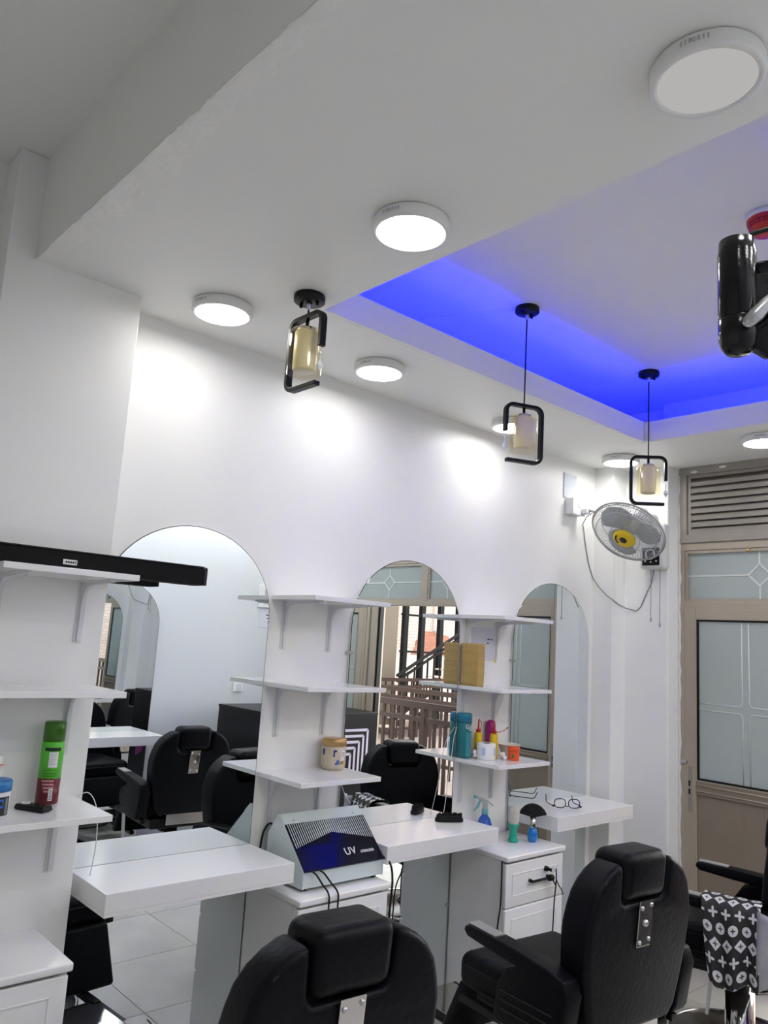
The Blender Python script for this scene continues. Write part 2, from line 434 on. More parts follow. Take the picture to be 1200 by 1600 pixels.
# louvre windows
def louvre(n, y0, y1, lab):
    wv = thing('window_%d' % n, (XF, (y0 + y1) / 2, 2.33), lab, 'louvre', kind='structure')
    hw = (y1 - y0) / 2
    obj('frame', frame_rect(MB(), -.01, .07, -hw, hw, 0, .461, .045), 'taupe_grey', wv, bevel=.003)
    obj('inner_frame', frame_rect(MB(), .005, .06, -hw + .045, hw - .045, .045, .416, .02), 'taupe_grey', wv, bevel=.002)
    sl = MB().prism([(-.004, -.011), (-.007, .013), (.002, .0175), (.055, .050), (.060, .044), (.006, .007), (.003, -.011)], -hw + .065, hw - .065, 'y')
    sm = sl.mesh('slat'); sm.materials.append(M['taupe_grey'])
    for k in range(8):
        s = bpy.data.objects.new('slat', sm); COL.objects.link(s); s.parent = wv; s.location = (.012, 0, .066 + k * .0415)
    obj('backing', B(.075, .08, -hw + .02, hw - .02, .02, .44), 'taupe_panel', wv)
    for k in range(5):
        yy = random.uniform(-hw, hw); zz = random.choice((.43, .44, .01))
        obj('plaster_smear', MB().sphere((-.01, yy, zz), .012, 8, 5, (.25, random.uniform(1, 2.2), .7)), 'plaster_bit', wv)
    return wv
louvre(1, -1.30, -.41, 'brown metal louvre window above the frosted glass door')
louvre(2, -2.20, -1.30, 'brown metal louvre window above the open doorway')
louvre(3, -3.00, -2.20, 'brown metal louvre window at the far side of the shopfront')
# head frame between louvre and transom, posts and sill
fr = thing('trim_1', (XF, -1.7, 0), 'taupe aluminium shopfront framing around the doorway', 'frame', kind='structure')
for nm, a in (('head_rail', (0, .06, -1.3, 1.29, 2.285, 2.33)), ('transom_rail', (0, .06, -1.3, 1.29, 1.942, 1.982)), ('jamb', (-.004, .07, 1.262, 1.29, 0, 2.285)),
              ('jamb', (0, .07, -1.3, -1.25, 0, 2.285)), ('mullion', (0, .06, .38, .43, 1.982, 2.285)), ('mullion', (0, .06, -.075, -.005, 1.982, 2.285)),
              ('jamb', (.0, .09, -.66, -.58, 0, 1.942)), ('jamb', (-.012, .05, -.70, -.665, 0, 1.942)), ('jamb', (.0, .06, -.76, -.72, 0, 1.942)),
              ('sill', (.0, .09, -1.3, 1.29, 0, .012))):
    obj(nm, B(*a), 'taupe', fr, bevel=.003)
obj('plaster_joint', MB().tube([(-.004, 1.292 + .003 * math.sin(k * 2.1) + .002 * math.sin(k * .9), k * .045) for k in range(62)], [.006 + .004 * abs(math.sin(k * 1.3)) for k in range(62)], 6), 'plaster_bit', fr)
obj('track_channel', B(.012, .05, -.58, -.555, 0, 1.942), 'black', fr)
obj('hasp', B(-.012, -.001, 1.245, 1.285, 1.058, 1.076), 'steel', fr, bevel=.002)
# transom windows with leaded diamonds
def transom(n, y0, y1, cy, lab, dia=True):
    wv = thing('window_%d' % n, (XF + .02, cy, 1.982), lab, 'window', kind='structure')
    a, b = y0 - cy, y1 - cy; H = .303
    obj('sash', frame_rect(MB(), -.015, .02, a, b, 0, H, .016), 'taupe', wv, bevel=.002)
    g = obj('pane', B(.0, .008, a + .014, b - .014, .014, H - .014), 'frosted', wv)
    d = .062; zc = H / 2
    ld = MB(); wd = .009
    for p, q in (((0, zc + d), (0, H - .016)), ((0, zc - d), (0, .016)), ((-d * .95, zc), (a + .016, zc)), ((d * .95, zc), (b - .016, zc)),
                 ((0, zc + d), (d, zc)), ((d, zc), (0, zc - d)), ((0, zc - d), (-d, zc)), ((-d, zc), (0, zc + d))):
        ld.bar((-.002, p[0], p[1]), (-.002, q[0], q[1]), .004, wd, (1, 0, 0)) if False else ld.bar((-.002, p[0], p[1]), (-.002, q[0], q[1]), wd, .004, (1, 0, 0))
    for y, z in ((0, zc + d), (d, zc), (0, zc - d), (-d, zc)): ld.sphere((-.003, y, z), .008, 8, 6, (.4, 1, 1))
    obj('lead_strip', ld, 'lead', g)
    return wv
w4 = transom(4, -1.27, -.438, -.868, 'frosted transom window with a diamond, above the frosted door')
obj('catch', MB().sphere((-.02, .055, .29), .011, 8, 6), 'gold_lid', w4)
transom(5, -1.705, -1.32, -1.50, 'narrow frosted transom window above the open doorway')
transom(6, -2.95, -1.775, -2.17, 'wide frosted transom window with a diamond at the far side')
# door leaf (slid shut half) : Y -1.13 .. -.43
def door_leaf(n, y0, y1, lab, x=0., lock=True, rail=True):
    d = thing('door_%d' % n, (XF + .015 + x, (y0 + y1) / 2, .014), lab, 'door', kind='structure')
    hw = (y1 - y0) / 2; H = 1.929; st = .068
    obj('stile', B(-.018, .022, hw - st, hw, 0, H), 'taupe', d, bevel=.004)
    obj('stile', B(-.018, .022, -hw, -hw + st, 0, H), 'taupe', d, bevel=.004)
    obj('top_rail', B(-.018, .022, -hw + st, hw - st, H - .06, H), 'taupe', d, bevel=.003)
    obj('bottom_rail', B(-.018, .022, -hw + st, hw - st, 0, .10), 'taupe', d, bevel=.003)
    obj('middle_rail', B(-.018, .022, -hw + st, hw - st, .885, .958), 'taupe_panel', d, bevel=.003)
    obj('rail_bead', MB().tube([(-.02, -hw + st, .937), (-.02, hw - st, .937)], .004, 6), 'taupe', d)
    obj('rail_bead', MB().tube([(-.02, -hw + st, .905), (-.02, hw - st, .905)], .004, 6), 'taupe', d)
    bead = MB(); frame_rect(bead, -.020, -.006, -hw + st - .002, hw - st + .002, .957, H - .058, .007); obj('glazing_bead', bead, 'taupe', d)
    gk = MB(); frame_rect(gk, -.014, -.002, -hw + st + .004, hw - st - .004, .963, H - .064, .012); obj('rubber_gasket', gk, 'black', d)
    g = obj('pane', B(-.006, .004, -hw + st + .002, hw - st - .002, .958, H - .06), 'frosted', d)
    ld = MB(); c = 0.0; gz0, gz1, zc = .972, H - .072, 1.37; y_a, y_b = -hw + st + .014, hw - st - .014; k = .019; rr = .025
    for sy in (-1, 1):
        for sz in (-1, 1):
            zend = gz1 if sz > 0 else gz0; yend = y_b if sy > 0 else y_a
            arc = [(-.007, sy * (k + rr - rr * math.cos(t * PI / 10)), zc + sz * (k + rr - rr * math.sin(t * PI / 10))) for t in range(6)]
            path = [(-.007, sy * k, zend)] + arc + [(-.007, yend, zc + sz * k)]
            ld.tube(path, .0035, 6)
    obj('lead_strip', ld, 'lead', g)
    wds = [-hw + st, -.15, -.09, .02, hw - st] if n == 1 else [-hw + st, 0, hw - st]
    for i in range(len(wds) - 1):
        obj('board', B(-.004, .006, wds[i] + .001, wds[i + 1] - .001, .10, .885), 'taupe_panel', d, bevel=.0015)
    if lock:
        lk = obj('lock_plate', B(-.020, -.017, hw - .045, hw - .022, .785, 1.035), 'taupe_grey', d, bevel=.001)
        obj('lock_slot', B(-.0215, -.019, hw - .036, hw - .026, .925, .955), 'black', lk)
        obj('lock_slot', B(-.0215, -.019, hw - .036, hw - .026, .880, .910), 'black', lk)
    return d
door_leaf(1, -1.135, -.437, 'taupe aluminium door leaf with frosted leaded glass beside the fan wall')
door_leaf(2, -2.96, -2.45, 'taupe fixed door leaf with frosted glass behind the black counter', lock=False)

# ---------------------------------------------------------------- mirrors
def wall_mirror(x0, x1, lab, clip=True, y=0., face=-1, ztop=2.027):
    t = thing('arched_mirror', ((x0 + x1) / 2, y, 0), lab, 'mirror', 'arched mirrors')
    hw = (x1 - x0) / 2
    obj('backing_board', MB().prism(arch(-hw, hw, .012, ztop, .325), -face * .0145, -face * .004, 'y', True), 'white_plastic', t)
    obj('glass', MB().prism(arch(-hw + .0015, hw - .0015, .0135, ztop - .0015, .3235), -face * .0039, 0, 'y', True), 'mirror', t)
    obj('dark_edge', MB().tube([(p[0], -face * .002, p[1]) for p in arch(-hw, hw, .0135, ztop, .325)], .0014, 5, closed=True), 'black', t)
    if clip:
        for s, zz in ((-1, 1.58), (1, .42)):
            obj('clip', B(s * hw - .016, s * hw + .016, face * .005, -face * .012, zz - .006, zz + .006), 'steel', t, bevel=.001)
    return t
wall_mirror(.764, 1.475, 'large arched mirror behind the left desk, beside the soundbar', clip=False)
wall_mirror(1.919, 2.630, 'arched mirror behind the middle desk, reflecting the staircase outside')
wall_mirror(3.063, 3.780, 'arched mirror behind the right desk with the eyeglasses')
wall_mirror(1.925, 2.630, 'arched mirror on the opposite wall, seen inside the left mirror', False, YB + .0145, 1, 2.0)

# ---------------------------------------------------------------- shelves
def shelf(x0, x1, yb, yf, z, bx, lab, blen=.20):
    t = thing('wall_shelf', ((x0 + x1) / 2, yb, z - .018), lab, 'shelf', 'white wall shelves')
    hw = (x1 - x0) / 2; d = yb - yf
    obj('board', B(-hw, hw, -d, 0, 0, .018), 'laminate', t, bevel=.0012)
    for b in bx:
        xx = b - (x0 + x1) / 2; k = obj('bracket', MB().box(xx - .014, xx + .014, -.004, 0, -blen, 0).box(xx - .014, xx + .014, -d * .82, 0, -.004, 0), 'white_metal', t, bevel=.001)
        # folded web of the bracket with its curved inner corner
        pts = [(-.003, -blen * .98), (-.003, -.003), (-d * .8, -.003), (-d * .8, -.008), (-.075, -.014), (-.045, -.022), (-.026, -.040), (-.017, -.07), (-.012, -blen * .98)]
        obj('web', MB().prism([(p[0], p[1]) for p in pts], xx - .005, xx + .005, 'x'), 'white_metal', k)
        for zz in (-.05, -blen * .75): obj('screw', MB().sphere((xx + .007, -.005, zz), .0035, 8, 5, (1, .5, 1)), 'steel', k)
    return t
for nm, z in (('topmost', 1.797), ('middle', 1.448), ('lowest', 1.098)):
    ex = {'topmost': 'holding the soundbar', 'middle': 'with nothing on it', 'lowest': 'holding the green spray can'}[nm]
    shelf(.315, .709, -.124, -.421, z - .009, (.395, .655), '%s white shelf on the left pillar, %s' % (nm, ex))
    ex = {'topmost': 'empty', 'middle': 'empty', 'lowest': 'holding the gold-lidded jar'}[nm]
    shelf(1.491, 1.892, .015, -.278, z, (1.562, 1.803), '%s white shelf between the left and middle mirrors, %s' % (nm, ex))
    ex = {'topmost': 'empty', 'middle': 'holding the gold paper pack', 'lowest': 'crowded with bottles'}[nm]
    shelf(2.637, 3.032, .015, -.278, z, (2.695, 2.931), '%s white shelf between the middle and right mirrors, %s' % (nm, ex))

# ---------------------------------------------------------------- desks
def desk(x0, x1, lab, yb=-.003, s=1):
    t = thing('floating_desk', ((x0 + x1) / 2, yb, .763), lab, 'desk', 'floating white desks')
    hw = (x1 - x0) / 2; d = .299; H = .068
    Y = lambda a, b: (min(a * s, b * s), max(a * s, b * s))
    sh = MB().box(-hw, hw, *Y(-d, 0), .010, H)
    obj('top', sh, 'laminate', t, bevel=.0018)
    sk = MB().box(-hw, hw, *Y(-d, -d + .018), 0, .0102).box(-hw, -hw + .018, *Y(-d + .018, 0), 0, .0102).box(hw - .018, hw, *Y(-d + .018, 0), 0, .0102)
    obj('lower_edge', sk, 'laminate', t)
    obj('bottom', B(-hw + .0185, hw - .0185, *Y(-d + .0185, 0), .004, .0098), 'laminate_side', t)
    return t
desk(.771, 1.472, 'empty white floating desk under the large left mirror')
desk(1.929, 2.620, 'white floating desk under the middle mirror with a black brush on it')
desk(3.077, 3.781, 'white floating desk under the right mirror with eyeglasses on it')
desk(1.929, 2.622, 'white floating desk on the opposite wall, seen only in the left mirror', YB + .0165, -1)

# ---------------------------------------------------------------- cabinets
def cabinet(x0, x1, yb, yf, lab, handles=False):
    t = thing('drawer_cabinet', ((x0 + x1) / 2, yb, 0), lab, 'cabinet', 'low white drawer cabinets')
    hw = (x1 - x0) / 2; d = yb - yf; zt = .71
    obj('top', B(-hw - .004, hw + .004, -d - .012, 0, zt - .024, zt), 'laminate', t, bevel=.006, seg=4)
    body = MB().box(-hw, -hw + .016, -d + .02, 0, .0, zt - .0245).box(hw - .016, hw, -d + .02, 0, .0, zt - .0245).box(-hw + .016, hw - .016, -.01, 0, .05, zt - .03).box(-hw + .016, hw - .016, -d + .022, -.01, .05, .066)
    obj('carcass', body, 'laminate_side', t, bevel=.001)
    obj('plinth', B(-hw + .016, hw - .016, -d + .05, -d + .066, 0, .05), 'laminate_side', t)
    zs = [(.486, .675), (.272, .481), (.055, .267)]
    for i, (a, b) in enumerate(zs):
        dr = obj('drawer', B(-hw + .003, hw - .003, -d, -d + .0195, a, b), 'laminate', t, bevel=.004, seg=3)
        gx, gz = .048, .045
        gr = MB()
        for (p0, p1, q0, q1) in ((-hw + gx, hw - gx, a + gz, a + gz + .006), (-hw + gx, hw - gx, b - gz - .006, b - gz), (-hw + gx, -hw + gx + .006, a + gz, b - gz), (hw - gx - .006, hw - gx, a + gz, b - gz)):
            gr.box(p0, p1, -d - .0025, -d + .002, q0, q1)
        obj('raised_moulding', gr, 'laminate', dr, bevel=.002)
        hx = .03
        if handles and i == 0:
            hz = (a + b) / 2 + .005
            h = MB().tube([(hx - .085, -d - .022, hz), (hx + .075, -d - .022, hz)], .0055, 10).tube([(hx - .075, -d, hz), (hx - .075, -d - .022, hz)], [.009, .006], 10).tube([(hx + .06, -d, hz), (hx + .06, -d - .022, hz)], [.009, .006], 10)
            obj('handle', h, 'black', dr)
            if i == 0:
                lk = obj('lock', MB().lathe([(.012, 0), (.012, -.014), (.006, -.016)], 16, (hx + .045, -d, b - .052), 'y'), 'black', dr)
                obj('key', MB().box(hx + .042, hx + .048, -d - .038, -d - .014, b - .059, b - .045), 'black', lk, bevel=.001)
                kp = [(hx + .056 + .010 * math.cos(q * PI / 8), -d - .036, b - .054 + .010 * math.sin(q * PI / 8)) for q in range(16)]
                obj('key_ring', MB().tube(kp, .0018, 6, closed=True), 'steel', lk)
    return t
cabinet(.20, .636, -.125, -.42, 'low white drawer cabinet below the shelves on the left pillar')
cabinet(1.478, 1.915, -.001, -.335, 'low white drawer cabinet carrying the sterilizer')
cabinet(2.640, 3.082, -.001, -.335, 'low white drawer cabinet carrying the two shaving brushes', True)

# ---------------------------------------------------------------- ceiling panel lights
def panel_light(x, y, lab, dim=False, rz=0., z=None):
    t = thing('ceiling_light', (x, y, z or ZC), lab, 'ceiling light', 'round surface-mounted ceiling lights', rz)
    R = .108
    obj('housing', MB().lathe([(R * .92, 0), (R * .97, -.002), (R, -.008), (R, -.030), (R * .985, -.036), (R * .93, -.0385), (R * .865, -.0365), (R * .865, -.030)], 48, cap=False), 'white_plastic', t)
    obj('diffuser', MB().lathe([(.0001, -.0345), (R * .5, -.0345), (R * .865, -.033)], 48, cap=False), 'panel_light_vignette' if dim else 'panel_light', t)
    sl = MB()
    for k in range(7):
        a = PI * 1.08 + (k - 3) * .075
        if k == 3: sl.sphere((R * math.cos(a), R * math.sin(a), -.019), .0045, 8, 6); continue
        c = Vector((R * math.cos(a), R * math.sin(a), 0)); tt = Vector((-math.sin(a), math.cos(a), 0)) * .0018; nn = Vector((math.cos(a), math.sin(a), 0)) * .0006
        sl.add([c - tt + nn + Vector((0, 0, -.024)), c + tt + nn + Vector((0, 0, -.024)), c + tt + nn + Vector((0, 0, -.013)), c - tt + nn + Vector((0, 0, -.013))], [(0, 1, 2, 3)])
    obj('vent_marks', sl, 'grey_plastic', t)
    return t
panel_light(.965, -.295, 'round ceiling light nearest the pillar, left of the first pendant')
panel_light(1.735, -.285, 'round ceiling light right of the first pendant, along the mirror wall')
panel_light(2.72, -.215, 'round ceiling light half hidden behind the middle pendant')
panel_light(3.665, -.27, 'round ceiling light in the far corner above the fan')
panel_light(3.67, -1.085, 'round ceiling light above the shopfront door at the right edge')
panel_light(1.02, -1.21, 'round ceiling light on the wide border left of the blue recess')
panel_light(1.005, -2.06, 'large-looking round ceiling light at the top right corner, darkened to imitate vignetting', True)
panel_light(3.67, -1.95, 'round ceiling light over the shopfront outside the photo')
for k, x in enumerate((.60, 1.04, 1.48, 1.92, 2.36, 2.80, 3.24, 3.68)):  # two rows out of view, added to lift the room's ambient light
    panel_light(x, -2.48, ('first', 'second', 'third', 'fourth', 'fifth', 'sixth', 'seventh', 'last')[k] + ' added unseen round fill light of the row behind the chairs, counted from the camera')
    panel_light(x, -3.02, ('first', 'second', 'third', 'fourth', 'fifth', 'sixth', 'seventh', 'last')[k] + ' added unseen round fill light along the opposite wall, counted from the camera')
for k, (x, y) in enumerate(((-.3, -3.0),)):  # lamp behind the camera, added as ambient fill
    panel_light(x, y, 'added unseen round fill light on the high ceiling, ' + 'right behind the camera', z=ZH)

# ---------------------------------------------------------------- pendants
def pendant(x, y, zceil, ztop, ang, lab):
    t = thing('pendant_lamp', (x, y, ztop - .25), lab, 'pendant lamp', 'black framed pendant lamps', math.radians(ang))
    zc = zceil - (ztop - .25)
    cn = obj('canopy', MB().lathe([(.0001, zc), (.052, zc), (.054, zc - .004), (.054, zc - .022), (.050, zc - .026), (.0001, zc - .026)], 32, cap=False), 'black', t)
    for s in (-1, 1): obj('canopy_screw', MB().lathe([(.006, zc - .026), (.006, zc - .038), (.004, zc - .040)], 10, (s * .03, .012 * s, 0)), 'black', cn)
    obj('strain_relief', MB().lathe([(.012, zc - .026), (.008, zc - .036), (.0075, zc - .05), (.004, zc - .056)], 12), 'steel', cn)
    obj('cord', MB().tube([(0, 0, zc - .04), (0, 0, .25)], .0032, 8), 'black', t)
    # open rectangular loop: local +x side is the broken one
    W, H, r = .088, .25, .032
    pts = []
    def arc(cx, cz, a0, a1):
        for k in range(7):
            a = math.radians(a0 + (a1 - a0) * k / 6); pts.append((cx + r * math.cos(a), cz + r * math.sin(a)))
    pts.append((W, H - .125)); arc(W - r, H - r, 0, 90); arc(-W + r, H - r, 90, 180); arc(-W + r, r, 180, 270); pts.append((W - .008, 0))
    q = .0075; dpt = .0125; vs = []; n = len(pts)
    for i, (px, pz) in enumerate(pts):
        a = Vector(pts[max(0, i - 1)]); b = Vector(pts[min(n - 1, i + 1)]); tg = (b - a).normalized(); nn = Vector((-tg.y, tg.x)) * q
        vs += [(px + nn.x, -dpt, pz + nn.y), (px + nn.x, dpt, pz + nn.y), (px - nn.x, dpt, pz - nn.y), (px - nn.x, -dpt, pz - nn.y)]
    fs = [(4 * i + k, 4 * i + (k + 1) % 4, 4 * i + 4 + (k + 1) % 4, 4 * i + 4 + k) for i in range(n - 1) for k in range(4)] + [(0, 1, 2, 3), (4 * n - 1, 4 * n - 2, 4 * n - 3, 4 * n - 4)]
    obj('frame', MB().add(vs, fs), 'black', t, bevel=.0015)
    obj('socket', MB().lathe([(.006, .25), (.007, .215), (.020, .213), (.030, .209), (.031, .200), (.026, .197)], 20), 'chrome', t)
    obj('glass_shade', MB().lathe([(.022, .203), (.052, .200), (.058, .192), (.059, .17), (.059, .045)], 36, cap=False), 'amber_glass', t)
    obj('inner_shade', MB().lathe([(.018, .199), (.036, .198), (.040, .19), (.040, .062), (.036, .056), (.0001, .056)], 32, cap=False), 'cream', t)
    bd = MB()
    bd.tube([(W, 0, H - .13), (W, 0, .045)], .0008, 5)
    for k, z in enumerate((H - .138, H - .150, H - .162, H - .174)): bd.sphere((W, 0, z), .0042, 8, 6)
    bd.lathe([(.0002, .083), (.006, .073), (.0125, .058), (.0002, .036)], 6, (W, 0, 0), smooth=False, cap=False)
    obj('crystal_drop', bd, 'clear_bead', t)
    return t
pendant(1.122, -.605, ZC, 2.712, -90, 'short black framed pendant lamp hanging from the white ceiling border')
pendant(2.297, -.62, ZH, 2.692, 158, 'long corded black framed pendant in front of the blue ceiling, middle of three')
pendant(3.352, -.622, ZH, 2.680, -50, 'farthest long corded pendant, in front of the wall fan')

# ---------------------------------------------------------------- barber chairs
def rounded_box(x0, x1, y0, y1, z0, z1): return B(x0, x1, y0, y1, z0, z1)
def make_chair(lab, group='black barber chairs'):
    t = thing('barber_chair', (0, 0, 0), lab, 'barber chair', group)
    bs = obj('base_plate', MB().lathe([(.0001, .034), (.07, .034), (.10, .028), (.285, .018), (.30, .012), (.30, 0)], 48, cap=False), 'black_gloss', t)
    obj('base_ring', MB().tube([(.297 * math.cos(k * PI / 24), .297 * math.sin(k * PI / 24), .014) for k in range(48)], .007, 8, closed=True), 'chrome', bs)
    obj('pedestal', MB().lathe([(.075, .03), (.07, .05), (.062, .06), (.062, .22), (.045, .222), (.045, .34)], 28), 'chrome', t)
    obj('pump_lever', MB().tube([(.05, -.03, .20), (.20, -.16, .19), (.28, -.24, .22)], .009, 8), 'chrome', t)
    obj('seat_frame', B(-.235, .235, -.20, .28, .335, .40), 'black', t, bevel=.01)
    st = obj('seat', B(-.262, .262, -.17, .36, .395, .525), 'leather', t, bevel=.045, seg=5)
    obj('piping', MB().tube([(-.258, -.12, .484), (-.258, .315, .484), (-.245, .345, .484), (-.215, .358, .484), (.215, .358, .484), (.245, .345, .484), (.258, .315, .484), (.258, -.12, .484)], .004, 6), 'leather_seam', st)
    # backrest: rounded outline with a notch for the headrest
    half = [(.195, .42), (.228, .46), (.252, .55), (.270, .64), (.279, .72), (.279, .78), (.268, .83), (.252, .875), (.225, .912), (.19, .940), (.155, .958), (.122, .968)]
    sh = lambda z: -.10 * (z - .5)
    R0, R1 = -.235, -.115
    out = [(x, z) for x, z in half] + [(.118, .90), (.116, .845), (.098, .832)] + [(-.098, .832), (-.116, .845), (-.118, .90)] + [(-x, z) for x, z in half[::-1]]
    mb = MB().prism(out, R0, R1, 'y', True); mb.v = [(x, y + sh(z), z) for x, y, z in mb.v]
    bk = obj('backrest', mb, 'leather', t, bevel=.030, seg=5, angle=50)
    for s in (-1, 1):
        pp = [(s * (x - .016), R0 + .006 + sh(z), z - (.010 if i > 8 else 0)) for i, (x, z) in enumerate(half[:-1])]
        obj('piping', MB().tube(pp, .0032, 6), 'leather_seam', bk)
    mb = MB().box(-.114, .114, -.242, -.085, .838, .992); mb.v = [(x, y + sh(z), z) for x, y, z in mb.v]
    hd = obj('headrest', mb, 'leather', t, bevel=.036, seg=5)
    obj('piping', MB().tube([(-.1135, -.205 + sh(.87), .87), (-.1135, -.205 + sh(.95), .945), (-.104, -.207 + sh(.975), .972), (-.082, -.210 + sh(.988), .9895), (.082, -.210 + sh(.988), .9895), (.104, -.207 + sh(.975), .972), (.1135, -.205 + sh(.95), .945), (.1135, -.205 + sh(.87), .87)], .0026, 6), 'leather_seam', hd)
    mb = MB().box(-.036, .036, -.244, -.236, .69, .838); mb.v = [(x, y + sh(z), z) for x, y, z in mb.v]
    pl = obj('headrest_plate', mb, 'chrome', t, bevel=.002, label='polished metal plate')
    for x, z, r in ((-.024, .815, .007), (.024, .822, .007), (0, .765, .011), (-.024, .705, .007), (.024, .712, .007)):
        obj('bolt', MB().sphere((x, -.245 + sh(z), z), r, 10, 7, (1, .7, 1)), 'steel', pl)
    obj('lower_plate', B(-.14, .14, -.222, -.210, .36, .455), 'chrome', t, bevel=.002)
    for s in (-1, 1):
        a = [(.225, .622), (.245, .638), (.240, .655), (.215, .662), (-.02, .652), (-.15, .640), (-.215, .625), (-.235, .58), (-.205, .43), (-.19, .405), (.07, .405), (.085, .43), (.068, .53), (.03, .585), (-.01, .602), (.06, .606)]
        x0, x1 = (.268, .342) if s > 0 else (-.342, -.268)
        ar = obj('armrest', MB().prism(a, x0, x1, 'x', True), 'leather', t, bevel=.012, seg=4, angle=40)
        obj('arm_inlay', MB().prism([(.232, .6605), (.232, .6645), (.095, .6605), (.095, .656)], x0 + .012, x1 - .012, 'x'), 'brushed', ar, label='pale brushed inlay')
        for k in range(3):
            zz = .455 + k * .028
            obj('piping', MB().tube([((x1 if s > 0 else x0) + s * .0012, -.175, zz), ((x1 if s > 0 else x0) + s * .0012, .05, zz)], .0025, 6), 'leather_seam', ar)
        obj('strut', MB().bar((s * .325, .045, .41), (s * .30, .075, .20), .012, .018, (1, 0, 0)), 'steel', t)
        obj('side_rail', B(s * .268, s * .30, -.19, .30, .375, .400), 'black', t, bevel=.004)
    # calf pad and footrest
    mb = MB().prism([(.32, .41), (.372, .41), (.475, .20), (.43, .185)], -.235, .235, 'x'); cp = obj('leg_pad', mb, 'leather', t, bevel=.016, seg=4)
    ft = obj('footrest', MB().box(-.13, -.10, .38, .56, .17, .195).box(.10, .13, .38, .56, .17, .195).box(-.14, .14, .52, .80, .165, .185), 'black', t, bevel=.004)
    obj('foot_plate', B(-.115, .115, .55, .79, .1855, .189), 'chrome', ft, bevel=.001, label='polished metal foot plate')
    return t
ch = make_chair('black leather barber chair nearest the camera, seen from behind at the bottom')
ch.location = (.965, -.985, 0); ch.rotation_euler = (0, 0, math.radians(-5))
def put_chair(x, y, rz, lab):
    c = copy_tree(ch); c.location = (x, y, 0); c.rotation_euler = (0, 0, math.radians(rz)); c['label'] = lab; return c
put_chair(2.255, -.985, -6, 'black leather barber chair in front of the white drawer cabinet, middle of the row')
c3 = put_chair(3.415, -1.04, 14, 'black leather barber chair at the right edge with a patterned cape on its arm')
put_chair(2.46, -2.44, 184, 'black leather barber chair at the opposite desk, seen only in the left mirror')

# printed cape draped over the left arm of the far chair
def cape():
    t = thing('barber_cape', (3.143, -1.205, .658), 'black cape with pale flower print draped over the chair arm', 'cape', rz=math.radians(14))
    path = [(.17, -.16), (.105, -.08), (.085, -.015), (.06, .010), (.0, .014), (-.05, .008), (-.066, -.02), (-.072, -.08), (-.08, -.16), (-.09, -.24), (-.085, -.30)]
    nx = len(path); ny = 18; vs = []; uvs = []
    L = [0]
    for i in range(1, nx): L.append(L[-1] + math.dist(path[i], path[i - 1]))
    for i, (px, pz) in enumerate(path):
        for j in range(ny):
            f = j / (ny - 1); drop = max(0, -pz) / .3
            y = -.05 + .23 * f - .04 * drop * f
            x = px - .022 * drop * (1 + math.sin(f * 15 + 1)) + .004 * math.sin(f * 9)
            z = pz + .03 * drop * math.sin(f * 7) * .6 + (.0 if pz < -.1 else .002 * math.sin(f * 20))
            vs.append((x, y, z)); uvs.append((L[i] / .056, f * 4.4))
    fs = [(i * ny + j, (i + 1) * ny + j, (i + 1) * ny + j + 1, i * ny + j + 1) for i in range(nx - 1) for j in range(ny - 1)]
    me = bpy.data.meshes.new('cloth'); me.from_pydata(vs, [], fs); ul = me.uv_layers.new(name='uv')
    for l in me.loops: ul.data[l.index].uv = (uvs[l.vertex_index][1], uvs[l.vertex_index][0])
    me.polygons.foreach_set('use_smooth', [True] * len(me.polygons))
    o = obj('cloth', me, 'cape_print', t); sd = o.modifiers.new('thick', 'SOLIDIFY'); sd.thickness = .003; sb = o.modifiers.new('sub', 'SUBSURF'); sb.levels = 1; sb.render_levels = 1
    # turned-back lining hanging in front
    vs = []; n1, n2 = 12, 9
    for i in range(n1):
        f = i / (n1 - 1)
        for j in range(n2):
            g = j / (n2 - 1)
            y = -.04 - .17 * g * (1 - .45 * f); z = .004 - .29 * f + .05 * g * f - .02 * g
            x = -.075 - .03 * math.sin(g * 5 + f * 2) - .02 * f
            vs.append((x, y, z))
    fs = [(i * n2 + j, (i + 1) * n2 + j, (i + 1) * n2 + j + 1, i * n2 + j + 1) for i in range(n1 - 1) for j in range(n2 - 1)]
    o = obj('lining', MB().add(vs, fs, True), 'cape_lining', t, label='turned-back grey lining'); sd = o.modifiers.new('thick', 'SOLIDIFY'); sd.thickness = .003
    lb = obj('care_label', B(-.052, -.020, -.052, -.024, .0145, .0165), 'paper_white', t)
cape()

